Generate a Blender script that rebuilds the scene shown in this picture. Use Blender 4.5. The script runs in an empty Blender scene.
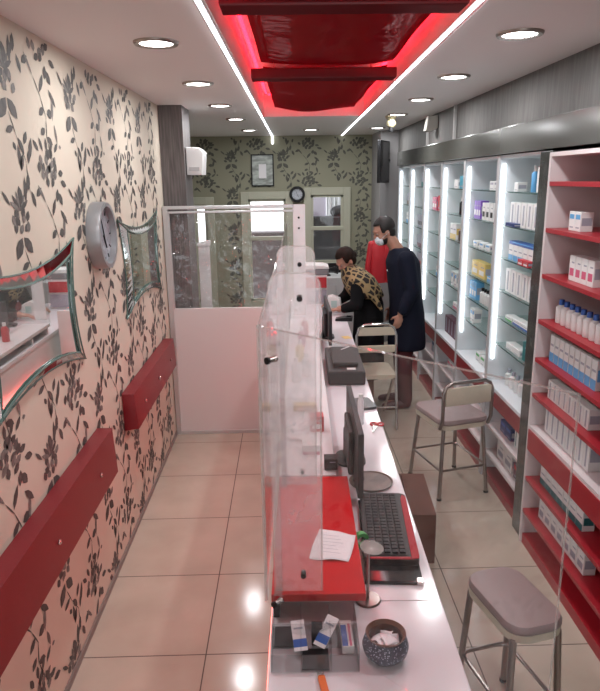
import bpy, bmesh, math, random
from mathutils import Vector, Matrix
random.seed(7)
SC = bpy.context.scene
COL = SC.collection
PI = math.pi
R = math.radians

# ------------------------------------------------------------------ camera
camd = bpy.data.cameras.new('camera')
cam = bpy.data.objects.new('camera', camd); COL.objects.link(cam)
H = 2.06
X_, Y_, Z_ = ((0.9996465, 0.01906994, -0.01852594), (-0.02274317, 0.25244919, -0.96734283), (-0.01377032, 0.96742222, 0.25279365))
cam.matrix_world = Matrix((X_ + (0,), Y_ + (0,), Z_ + (H,), (0, 0, 0, 1)))
camd.sensor_fit = 'VERTICAL'; camd.sensor_height = 24.0
camd.lens = 24.0 * 638.0 / 691.0
camd.clip_start = 0.05
SC.camera = cam

# ------------------------------------------------------------------ world, exposure
SC.view_settings.view_transform = 'Standard'
SC.view_settings.look = 'None'
SC.view_settings.exposure = 0.32
SC.view_settings.gamma = 1.0
SC.view_settings.use_curve_mapping = False
world = bpy.data.worlds.new('world'); SC.world = world
world.use_nodes = True
bg = world.node_tree.nodes['Background']
bg.inputs[0].default_value = (0.93, 0.96, 1.0, 1)
bg.inputs[1].default_value = 2.0
DOWNLIGHT_W = 5.0
LED_E = 7.0
CAB_E = 4.6
RED_E = 8.5

def area(name, loc, sx, sy, power, col=(1, 1, 1), rot=(0, 0, 0), shape='RECTANGLE', parent=None):
    l = bpy.data.lights.new(name, 'AREA'); l.shape = shape; l.size = sx
    if shape == 'RECTANGLE': l.size_y = sy
    l.energy = power; l.color = col
    o = bpy.data.objects.new(name, l); COL.objects.link(o)
    o.location = loc; o.rotation_euler = rot
    if parent: o.parent = parent
    return o

# ------------------------------------------------------------------ materials
MATS = {}
def new_mat(name):
    m = bpy.data.materials.new(name); m.use_nodes = True
    nt = m.node_tree
    return m, nt, nt.nodes, nt.links, nt.nodes['Principled BSDF']

def mat(name, col, rough=0.5, metal=0.0, noise=0.0, nscale=20, emis=None, estr=0, bump=0.0, bscale=60, coat=0, spec=0.5, stretch=None):
    if name in MATS: return MATS[name]
    m, nt, N, L, P = new_mat(name)
    c = tuple(col) + (1,)
    P.inputs['Base Color'].default_value = c
    P.inputs['Roughness'].default_value = rough
    P.inputs['Metallic'].default_value = metal
    P.inputs['Coat Weight'].default_value = coat
    P.inputs['Specular IOR Level'].default_value = spec
    tc = N.new('ShaderNodeTexCoord')
    if noise or bump:
        mp = N.new('ShaderNodeMapping'); L.new(tc.outputs['Object'], mp.inputs[0])
        if stretch: mp.inputs['Scale'].default_value = stretch
    if noise:
        nz = N.new('ShaderNodeTexNoise'); nz.inputs['Scale'].default_value = nscale; nz.inputs['Detail'].default_value = 4
        L.new(mp.outputs[0], nz.inputs['Vector'])
        rp = N.new('ShaderNodeValToRGB')
        rp.color_ramp.elements[0].position = .3; rp.color_ramp.elements[1].position = .7
        rp.color_ramp.elements[0].color = tuple(max(0, v * (1 - noise)) for v in col) + (1,)
        rp.color_ramp.elements[1].color = tuple(min(1, v * (1 + noise)) for v in col) + (1,)
        L.new(nz.outputs['Fac'], rp.inputs[0]); L.new(rp.outputs[0], P.inputs['Base Color'])
    if bump:
        nb = N.new('ShaderNodeTexNoise'); nb.inputs['Scale'].default_value = bscale; nb.inputs['Detail'].default_value = 3
        L.new(mp.outputs[0], nb.inputs['Vector'])
        b = N.new('ShaderNodeBump'); b.inputs['Strength'].default_value = bump; b.inputs['Distance'].default_value = .01
        L.new(nb.outputs['Fac'], b.inputs['Height']); L.new(b.outputs[0], P.inputs['Normal'])
    if emis:
        P.inputs['Emission Color'].default_value = tuple(emis) + (1,)
        P.inputs['Emission Strength'].default_value = estr
    MATS[name] = m
    return m

def acrylic(name, haze=0.05, hcol=(.9, .9, .9), tint=(1, 1, 1), ior=1.45, rough=0.02, bump=0, bscale=6, translucent=0.5):
    """clear sheet: transparent + fresnel reflection + a little milky scatter"""
    if name in MATS: return MATS[name]
    m, nt, N, L, P = new_mat(name)
    N.remove(P); out = N['Material Output']
    tr = N.new('ShaderNodeBsdfTransparent'); tr.inputs[0].default_value = tuple(tint) + (1,)
    df = N.new('ShaderNodeBsdfDiffuse'); df.inputs[0].default_value = tuple(hcol) + (1,)
    tl = N.new('ShaderNodeBsdfTranslucent'); tl.inputs[0].default_value = tuple(hcol) + (1,)
    md = N.new('ShaderNodeMixShader'); md.inputs[0].default_value = translucent
    L.new(df.outputs[0], md.inputs[1]); L.new(tl.outputs[0], md.inputs[2])
    m1 = N.new('ShaderNodeMixShader'); L.new(tr.outputs[0], m1.inputs[1]); L.new(md.outputs[0], m1.inputs[2])
    tc = N.new('ShaderNodeTexCoord')
    nz = N.new('ShaderNodeTexNoise'); nz.inputs['Scale'].default_value = 7; nz.inputs['Detail'].default_value = 5
    L.new(tc.outputs['Object'], nz.inputs['Vector'])
    mr = N.new('ShaderNodeMapRange'); mr.inputs['From Min'].default_value = .35; mr.inputs['From Max'].default_value = .7
    mr.inputs['To Min'].default_value = haze * .8; mr.inputs['To Max'].default_value = haze * 1.2
    L.new(nz.outputs['Fac'], mr.inputs['Value']); L.new(mr.outputs[0], m1.inputs[0])
    gl = N.new('ShaderNodeBsdfGlossy'); gl.inputs['Roughness'].default_value = rough
    fr = N.new('ShaderNodeLayerWeight'); fr.inputs['Blend'].default_value = .5
    pw = N.new('ShaderNodeMath'); pw.operation = 'POWER'; pw.inputs[1].default_value = 5; L.new(fr.outputs['Facing'], pw.inputs[0])
    f0 = ((ior - 1) / (ior + 1)) ** 2
    sc_ = N.new('ShaderNodeMath'); sc_.operation = 'MULTIPLY_ADD'; sc_.inputs[1].default_value = (1 - f0) * .6; sc_.inputs[2].default_value = f0; L.new(pw.outputs[0], sc_.inputs[0])
    if bump:
        nb = N.new('ShaderNodeTexNoise'); nb.inputs['Scale'].default_value = bscale; nb.inputs['Detail'].default_value = 2
        nb.inputs['Distortion'].default_value = 1.5
        L.new(tc.outputs['Object'], nb.inputs['Vector'])
        b = N.new('ShaderNodeBump'); b.inputs['Strength'].default_value = bump; b.inputs['Distance'].default_value = .05
        L.new(nb.outputs['Fac'], b.inputs['Height']); L.new(b.outputs[0], gl.inputs['Normal']); L.new(b.outputs[0], fr.inputs['Normal'])
    m2 = N.new('ShaderNodeMixShader')
    L.new(sc_.outputs[0], m2.inputs[0]); L.new(m1.outputs[0], m2.inputs[1]); L.new(gl.outputs[0], m2.inputs[2])
    L.new(m2.outputs[0], out.inputs['Surface'])
    MATS[name] = m
    return m

def emit(name, col, s): return mat(name, col, .5, emis=col, estr=s)

def floor_mat():
    m, nt, N, L, P = new_mat('beige_tile')
    tc = N.new('ShaderNodeTexCoord'); sp = N.new('ShaderNodeSeparateXYZ'); L.new(tc.outputs['Object'], sp.inputs[0])
    def grout(sock, off):
        a = N.new('ShaderNodeMath'); a.operation = 'ADD'; a.inputs[1].default_value = off; L.new(sock, a.inputs[0])
        d = N.new('ShaderNodeMath'); d.operation = 'DIVIDE'; d.inputs[1].default_value = .6; L.new(a.outputs[0], d.inputs[0])
        f = N.new('ShaderNodeMath'); f.operation = 'FRACT'; L.new(d.outputs[0], f.inputs[0])
        s = N.new('ShaderNodeMath'); s.operation = 'SUBTRACT'; s.inputs[1].default_value = .5; L.new(f.outputs[0], s.inputs[0])
        b = N.new('ShaderNodeMath'); b.operation = 'ABSOLUTE'; L.new(s.outputs[0], b.inputs[0])
        g = N.new('ShaderNodeMath'); g.operation = 'GREATER_THAN'; g.inputs[1].default_value = .5 - .0028 / .6; L.new(b.outputs[0], g.inputs[0])
        return g.outputs[0], d.outputs[0]
    gx, dx = grout(sp.outputs[0], 60.395); gy, dy = grout(sp.outputs[1], 60 - .03)
    mx = N.new('ShaderNodeMath'); mx.operation = 'MAXIMUM'; L.new(gx, mx.inputs[0]); L.new(gy, mx.inputs[1])
    nz = N.new('ShaderNodeTexNoise'); nz.inputs['Scale'].default_value = 3; nz.inputs['Detail'].default_value = 6
    L.new(tc.outputs['Object'], nz.inputs['Vector'])
    rp = N.new('ShaderNodeValToRGB'); rp.color_ramp.elements[0].position = .3; rp.color_ramp.elements[1].position = .75
    rp.color_ramp.elements[0].color = (.45, .385, .31, 1); rp.color_ramp.elements[1].color = (.54, .47, .385, 1)
    L.new(nz.outputs['Fac'], rp.inputs[0])
    mc = N.new('ShaderNodeMix'); mc.data_type = 'RGBA'; L.new(mx.outputs[0], mc.inputs[0])
    L.new(rp.outputs[0], mc.inputs[6]); mc.inputs[7].default_value = (.10, .075, .06, 1)
    L.new(mc.outputs[2], P.inputs['Base Color'])
    mr = N.new('ShaderNodeMapRange'); mr.inputs['To Min'].default_value = .13; mr.inputs['To Max'].default_value = .7
    L.new(mx.outputs[0], mr.inputs['Value']); L.new(mr.outputs[0], P.inputs['Roughness'])
    return m

def leopard_mat():
    m, nt, N, L, P = new_mat('leopard_cloth')
    tc = N.new('ShaderNodeTexCoord')
    v = N.new('ShaderNodeTexVoronoi'); v.feature = 'DISTANCE_TO_EDGE'; v.inputs['Scale'].default_value = 17
    L.new(tc.outputs['Object'], v.inputs['Vector'])
    r = N.new('ShaderNodeValToRGB'); r.color_ramp.interpolation = 'CONSTANT'
    r.color_ramp.elements[0].color = (.29, .21, .10, 1); r.color_ramp.elements[1].position = .12; r.color_ramp.elements[1].color = (.012, .009, .008, 1)
    L.new(v.outputs['Distance'], r.inputs[0]); L.new(r.outputs[0], P.inputs['Base Color']); P.inputs['Roughness'].default_value = .8
    return m

def speckle_mat():
    m, nt, N, L, P = new_mat('speckled_glaze')
    tc = N.new('ShaderNodeTexCoord')
    v = N.new('ShaderNodeTexVoronoi'); v.inputs['Scale'].default_value = 190
    L.new(tc.outputs['Object'], v.inputs['Vector'])
    r = N.new('ShaderNodeValToRGB'); r.color_ramp.interpolation = 'CONSTANT'
    r.color_ramp.elements[0].color = (.45, .50, .62, 1); r.color_ramp.elements[1].position = .28; r.color_ramp.elements[1].color = (.02, .028, .055, 1)
    L.new(v.outputs['Distance'], r.inputs[0]); L.new(r.outputs[0], P.inputs['Base Color']); P.inputs['Roughness'].default_value = .35
    return m

def backlit(name, col, gloss=.06, rough=.12, bump=.25):
    m, nt, N, L, P = new_mat(name); N.remove(P); out = N['Material Output']
    df = N.new('ShaderNodeBsdfDiffuse'); df.inputs[0].default_value = tuple(col) + (1,)
    tl = N.new('ShaderNodeBsdfTranslucent'); tl.inputs[0].default_value = tuple(col) + (1,)
    gl = N.new('ShaderNodeBsdfGlossy'); gl.inputs['Roughness'].default_value = rough; gl.inputs[0].default_value = (1, .55, .55, 1)
    a = N.new('ShaderNodeMixShader'); a.inputs[0].default_value = .4; L.new(df.outputs[0], a.inputs[1]); L.new(tl.outputs[0], a.inputs[2])
    b = N.new('ShaderNodeMixShader'); b.inputs[0].default_value = gloss; L.new(a.outputs[0], b.inputs[1]); L.new(gl.outputs[0], b.inputs[2])
    tc = N.new('ShaderNodeTexCoord'); nz = N.new('ShaderNodeTexNoise'); nz.inputs['Scale'].default_value = 5; L.new(tc.outputs['Object'], nz.inputs['Vector'])
    bp = N.new('ShaderNodeBump'); bp.inputs['Strength'].default_value = bump; bp.inputs['Distance'].default_value = .05; L.new(nz.outputs['Fac'], bp.inputs['Height']); L.new(bp.outputs[0], gl.inputs['Normal'])
    L.new(b.outputs[0], out.inputs['Surface']); MATS[name] = m; return m

M = dict(
    floor=floor_mat(),
    cream=mat('cream_paper', (.62, .55, .45), .75, noise=.03, nscale=3),
    olive=mat('olive_paper', (.27, .265, .19), .75, noise=.04, nscale=3),
    leaf=mat('grey_print', (.075, .068, .062), .6, noise=.35, nscale=40),
    leaf2=mat('pale_grey_print', (.17, .155, .14), .6, noise=.35, nscale=40),
    oleaf=mat('dark_olive_print', (.085, .085, .068), .65, noise=.3, nscale=30),
    ceil=mat('white_ceiling_paint', (.74, .72, .71), .6),
    white=mat('white_laminate', (.72, .70, .71), .32),
    counter=mat('counter_white', (.74, .72, .75), .13, noise=.02, nscale=6),
    doorwhite=mat('door_panel_white', (.70, .66, .65), .35),
    alu=mat('aluminium', (.62, .62, .62), .35, metal=.7),
    chrome=mat('chrome', (.72, .70, .68), .14, metal=1),
    brushed=mat('brushed_steel', (.33, .29, .27), .28, metal=1),
    mirror=mat('mirror_glass', (.86, .90, .88), .015, metal=1),
    mirror2=mat('bevelled_mirror_glass', (.70, .76, .74), .05, metal=1),
    greenedge=mat('green_glass_edge', (.10, .16, .14), .15),
    wood=mat('grey_wood_veneer', (.125, .11, .108), .5, noise=.35, nscale=14, stretch=(6, 6, .35)),
    greywall=mat('grey_wallpaper', (.125, .12, .114), .7, noise=.22, nscale=9, stretch=(5, 5, .5)),
    darkglass=mat('dark_gloss_band', (.15, .15, .14), .14, metal=.35),
    graystone=mat('dark_mirror_column', (.05, .052, .05), .18, noise=.5, nscale=12),
    red=mat('red_gloss', (.55, .010, .014), .2), redshelf=mat('red_shelf_edge', (.36, .014, .024), .35),
    redleather=mat('red_leatherette', (.21, .011, .017), .38, bump=.15, bscale=300),
    redacr=backlit('red_acrylic', (.34, .006, .014)),
    redstrip=backlit('red_beam', (.17, .018, .025), .03, .3, 0),
    redfront=mat('red_laminate', (.27, .022, .03), .35),
    downlight=emit('downlight_glow', (1, .97, .95), 14),
    led=emit('led_white', (.95, .95, 1), LED_E),
    cabled=emit('cabinet_led', (.93, .97, 1), CAB_E),
    redled=emit('red_led', (1, .012, .03), RED_E),
    rim=mat('downlight_rim', (.35, .30, .27), .3, metal=.8),
    black=mat('black_plastic', (.010, .010, .011), .45, spec=.3),
    grey=mat('dark_grey_plastic', (.030, .029, .031), .5, spec=.3),
    grey2=mat('grey_plastic', (.22, .22, .23), .45),
    screen=mat('screen_glass', (.012, .012, .015), .08),
    clear=acrylic('clear_acrylic', .06),
    milky=acrylic('milky_acrylic', .24, (.93, .92, .92)),
    edge=acrylic('acrylic_edge', .26, (.75, .72, .68)),
    film=acrylic('clear_film', .03, bump=.9, bscale=4, ior=1.75),
    pane=acrylic('window_pane', .01),
    shelfglass=acrylic('shelf_glass', .07, (.75, .9, .88), (.90, .97, .95)),
    shelfedge=mat('shelf_glass_edge', (.05, .10, .095), .2),
    cabwhite=mat('cabinet_white', (.70, .73, .76), .6),
    pinkwhite=mat('rosy_white_laminate', (.70, .62, .62), .4),
    paper=mat('paper_white', (.80, .78, .80), .7),
    printgrey=mat('print_grey', (.35, .36, .42), .7),
    whitepl=mat('white_plastic', (.75, .75, .74), .4),
    cream2=mat('cream_frame', (.42, .42, .33), .5),
    mauve=mat('mauve_vinyl', (.27, .20, .195), .45, bump=.1, bscale=200),
    creamvinyl=mat('cream_vinyl', (.60, .54, .42), .5),
    skin=mat('skin', (.42, .22, .155), .55),
    navy=mat('navy_cloth', (.009, .011, .023), .9, spec=.2),
    blackcloth=mat('black_cloth', (.006, .006, .007), .95, spec=.2),
    maroon=mat('red_reflection_cloth', (.085, .010, .016), .8),  # dark trousers with the acrylic screen's red reflection put into the colour
    hair=mat('dark_hair', (.012, .009, .008), .6),
    brownhair=mat('brown_hair', (.018, .009, .006), .7, spec=.2),
    mask=mat('mask_white', (.70, .74, .78), .8),
    lip=mat('lips', (.30, .10, .09), .5),
    leopard=leopard_mat(), speckle=speckle_mat(),
    brownrim=mat('brown_glaze', (.16, .07, .045), .3),
    card=mat('brown_cardboard', (.13, .045, .028), .7, noise=.15, nscale=15),
    disc=mat('brown_disc', (.15, .11, .085), .4, noise=.35, nscale=12),
    keyred=mat('keyboard_red', (.36, .010, .02), .5, spec=.2),
    blue=mat('blue_print', (.04, .12, .42), .45), navyp=mat('deep_blue_print', (.02, .04, .16), .45),
    teal=mat('teal_print', (.02, .16, .17), .45), sky=mat('sky_blue_print', (.12, .38, .68), .45),
    cyan=mat('turquoise_print', (.03, .30, .42), .45),
    pink=mat('pink_print', (.62, .12, .22), .45), redp=mat('red_print', (.50, .02, .03), .45),
    purple=mat('purple_print', (.22, .10, .48), .45), yellow=mat('yellow_print', (.70, .52, .16), .45),
    green=mat('green_print', (.08, .42, .10), .45), orange=mat('orange_plastic', (.75, .16, .03), .45),
    maroonp=mat('dark_maroon_print', (.12, .035, .06), .45), brownp=mat('brown_print', (.12, .08, .06), .45),
    boxwhite=mat('box_white', (.76, .76, .75), .5),
    curtain=mat('white_curtain', (.80, .80, .84), .8),
    lilac=mat('lilac_paint', (.48, .42, .52), .8), darkout=mat('dark_furniture', (.03, .028, .035), .7),
    photo=mat('photo_grey', (.33, .36, .33), .25, noise=.6, nscale=7, stretch=(1, 1, 3)),
)

# ------------------------------------------------------------------ mesh helpers
class MB:
    def __init__(s): s.bm = bmesh.new(); s.mi = 0
    def _fin(s, geom_faces, mi):
        for f in geom_faces: f.material_index = mi
    def box(s, x0, x1, y0, y1, z0, z1, mi=0, bev=0, mtx=None):
        n0 = set(s.bm.faces)
        vs = [s.bm.verts.new((x, y, z)) for x in (x0, x1) for y in (y0, y1) for z in (z0, z1)]
        idx = [(0, 1, 3, 2), (4, 6, 7, 5), (0, 4, 5, 1), (2, 3, 7, 6), (0, 2, 6, 4), (1, 5, 7, 3)]
        fs = [s.bm.faces.new([vs[i] for i in q]) for q in idx]
        if bev:
            es = list({e for f in fs for e in f.edges})
            bmesh.ops.bevel(s.bm, geom=es, offset=bev, segments=2, affect='EDGES', profile=.6)
        new = [f for f in s.bm.faces if f not in n0]
        if mtx is not None:
            bmesh.ops.transform(s.bm, matrix=mtx, verts=list({v for f in new for v in f.verts}))
        s._fin(new, mi); return s
    def prism(s, pts, axis, a, b, mi=0, bev=0):
        """pts: 2-D outline; axis 'x','y','z' = extrusion axis from a to b"""
        n0 = set(s.bm.faces)
        def P(p, t):
            return {'x': (t, p[0], p[1]), 'y': (p[0], t, p[1]), 'z': (p[0], p[1], t)}[axis]
        A = [s.bm.verts.new(P(p, a)) for p in pts]; B = [s.bm.verts.new(P(p, b)) for p in pts]
        s.bm.faces.new(A); s.bm.faces.new(B[::-1])
        n = len(pts)
        for i in range(n): s.bm.faces.new((A[i], B[i], B[(i + 1) % n], A[(i + 1) % n]))
        new = [f for f in s.bm.faces if f not in n0]
        if bev:
            es = list({e for f in (new[0], new[1]) for e in f.edges})
            bmesh.ops.bevel(s.bm, geom=es, offset=bev, segments=2, affect='EDGES', profile=.6)
            new = [f for f in s.bm.faces if f not in n0]
        s._fin(new, mi); return s
    def cyl(s, p0, p1, r0, r1=None, n=14, mi=0, caps=True):
        r1 = r0 if r1 is None else r1
        p0 = Vector(p0); p1 = Vector(p1); d = (p1 - p0)
        if d.length < 1e-7: return s
        q = d.to_track_quat('Z', 'Y')
        a = [s.bm.verts.new(p0 + q @ Vector((math.cos(2*PI*i/n)*r0, math.sin(2*PI*i/n)*r0, 0))) for i in range(n)]
        b = [s.bm.verts.new(p1 + q @ Vector((math.cos(2*PI*i/n)*r1, math.sin(2*PI*i/n)*r1, 0))) for i in range(n)]
        fs = [s.bm.faces.new((a[i], a[(i+1) % n], b[(i+1) % n], b[i])) for i in range(n)]
        if caps: fs += [s.bm.faces.new(a[::-1]), s.bm.faces.new(b)]
        s._fin(fs, mi); return s
    def ball(s, c, r, mi=0, n=12, sc=(1, 1, 1), rot=None):
        m = Matrix.Translation(c) @ (rot if rot is not None else Matrix()) @ Matrix.Diagonal((sc[0]*r, sc[1]*r, sc[2]*r, 1))
        g = bmesh.ops.create_uvsphere(s.bm, u_segments=n*2, v_segments=n, radius=1, matrix=m)
        s._fin({f for v in g['verts'] for f in v.link_faces}, mi); return s
    def tube(s, pts, r, n=10, mi=0, closed=False):
        pts = [Vector(p) for p in pts]; N_ = len(pts)
        rings = []; prev = None
        for i, p in enumerate(pts):
            if closed: t = pts[(i+1) % N_] - pts[i-1]
            else: t = pts[min(i+1, N_-1)] - pts[max(i-1, 0)]
            t.normalize()
            if prev is None:
                u = t.orthogonal().normalized()
            else:
                u = (prev - t * prev.dot(t)).normalized()
            prev = u; w = t.cross(u)
            rr = r[i] if isinstance(r, (list, tuple)) else r
            rings.append([s.bm.verts.new(p + (u*math.cos(2*PI*k/n) + w*math.sin(2*PI*k/n))*rr) for k in range(n)])
        fs = []
        for i in range(N_ if closed else N_-1):
            A = rings[i]; B = rings[(i+1) % N_]
            for k in range(n): fs.append(s.bm.faces.new((A[k], A[(k+1) % n], B[(k+1) % n], B[k])))
        if not closed: fs += [s.bm.faces.new(rings[0][::-1]), s.bm.faces.new(rings[-1])]
        s._fin(fs, mi); return s
    def lathe(s, prof, c=(0, 0, 0), n=32, mi=0, axis='z', capa=True, capb=True):
        def P(r, z, a):
            x, y = r*math.cos(a), r*math.sin(a)
            return Vector(c) + (Vector((x, y, z)) if axis == 'z' else Vector((z, x, y)) if axis == 'x' else Vector((x, z, y)))
        rings = [[s.bm.verts.new(P(max(r, 1e-5), z, 2*PI*k/n)) for k in range(n)] for r, z in prof]
        fs = []
        for A, B in zip(rings, rings[1:]):
            for k in range(n): fs.append(s.bm.faces.new((A[k], A[(k+1) % n], B[(k+1) % n], B[k])))
        if capa: fs.append(s.bm.faces.new(rings[0][::-1]))
        if capb: fs.append(s.bm.faces.new(rings[-1]))
        s._fin(fs, mi); return s
    def loft(s, rings, n=20, mi=0, caps=True):
        """rings: (centre, rx, ry[, tilt matrix])"""
        rs = []
        for c, rx, ry in rings:
            rs.append([s.bm.verts.new(Vector(c) + Vector((rx*math.cos(2*PI*k/n), ry*math.sin(2*PI*k/n), 0))) for k in range(n)])
        fs = []
        for A, B in zip(rs, rs[1:]):
            for k in range(n): fs.append(s.bm.faces.new((A[k], A[(k+1) % n], B[(k+1) % n], B[k])))
        if caps: fs += [s.bm.faces.new(rs[0][::-1]), s.bm.faces.new(rs[-1])]
        s._fin(fs, mi); return s
    def chain(s, js, mi=0, n=14):
        """tapered limb through (point, radius) joints"""
        for (p, r) in js: s.ball(p, r, mi, 8)
        for (p, r), (q, t) in zip(js, js[1:]): s.cyl(p, q, r, t, n, mi)
        return s
    def build(s, name, mats, parent=None, smooth=False, loc=None, rot=None):
        bmesh.ops.recalc_face_normals(s.bm, faces=s.bm.faces[:])
        me = bpy.data.meshes.new(name); s.bm.to_mesh(me); s.bm.free()
        if not isinstance(mats, (list, tuple)): mats = [mats]
        for m in mats: me.materials.append(m)
        if smooth:
            for p in me.polygons: p.use_smooth = True
            try: me.set_sharp_from_angle(angle=R(38))
            except Exception: pass
        o = bpy.data.objects.new(name, me); COL.objects.link(o)
        if parent: o.parent = parent
        if loc is not None: o.location = loc
        if rot is not None: o.rotation_euler = rot
        return o

def tag(o, label, cat, group=None, kind=None):
    o['label'] = label; o['category'] = cat
    if group: o['group'] = group
    if kind: o['kind'] = kind
    return o
def thing(name, label, cat, loc=(0, 0, 0), rz=0, group=None):
    o = bpy.data.objects.new(name, None); COL.objects.link(o); o.empty_display_size = .05
    o.location = loc; o.rotation_euler = (0, 0, rz)
    return tag(o, label, cat, group)
def struct(o): o['kind'] = 'structure'; return o
def dup(root, loc, rz=None, label=None, group=None, cat=None):
    def cp(o, par):
        c = o.copy(); COL.objects.link(c); c.parent = par
        for ch in list(o.children): cp(ch, c)
        return c
    r = cp(root, None); r.location = loc
    if rz is not None: r.rotation_euler = (0, 0, rz)
    if label: r['label'] = label
    if group: r['group'] = group
    return r
def remesh(o, vox=.008, smooth=4):
    m = o.modifiers.new('remesh', 'REMESH'); m.mode = 'VOXEL'; m.voxel_size = vox; m.use_smooth_shade = True
    if smooth:
        q = o.modifiers.new('smooth', 'SMOOTH'); q.iterations = smooth; q.factor = .5
    return o

SK = .022                      # the whole counter line is turned slightly against the tiles
ROT = -math.atan(SK)
def cx(x, y): return x + SK * (y - 1.4)

# ================================================================== SETTING
LX, RX, CZ, BY, FY = -.95, 1.37, 2.61, 8.8, -2.6
struct(MB().box(-2.6, 1.9, FY - .1, BY + .1, -.1, 0).build('floor', M['floor']))
# ceiling with the long recess
rx0, rx1, ry0, ry1 = -.24, .67, -1.2, 6.15
cm = MB()
def rxs(y): return .016 * (y - 2.4)
z0, z1 = CZ, CZ + .3
A = [(rx0 + rxs(ry0), ry0), (rx0 + rxs(ry1), ry1)]; B = [(rx1 + rxs(ry0), ry0), (rx1 + rxs(ry1), ry1)]
cm.prism([(-2.6, FY - .1), (1.9, FY - .1), (1.9, ry0), (-2.6, ry0)], 'z', z0, z1)
cm.prism([(-2.6, ry1), (1.9, ry1), (1.9, BY + .1), (-2.6, BY + .1)], 'z', z0, z1)
cm.prism([(-2.6, ry0), A[0], A[1], (-2.6, ry1)], 'z', z0, z1)
cm.prism([B[0], (1.9, ry0), (1.9, ry1), B[1]], 'z', z0, z1)
cm.prism([(rx0 - .1, ry0 - .05), (rx1 + .2, ry0 - .05), (rx1 + .2, ry1 + .05), (rx0 - .1, ry1 + .05)], 'z', CZ + .2, z1)
struct(cm.build('ceiling', M['ceil']))

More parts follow.
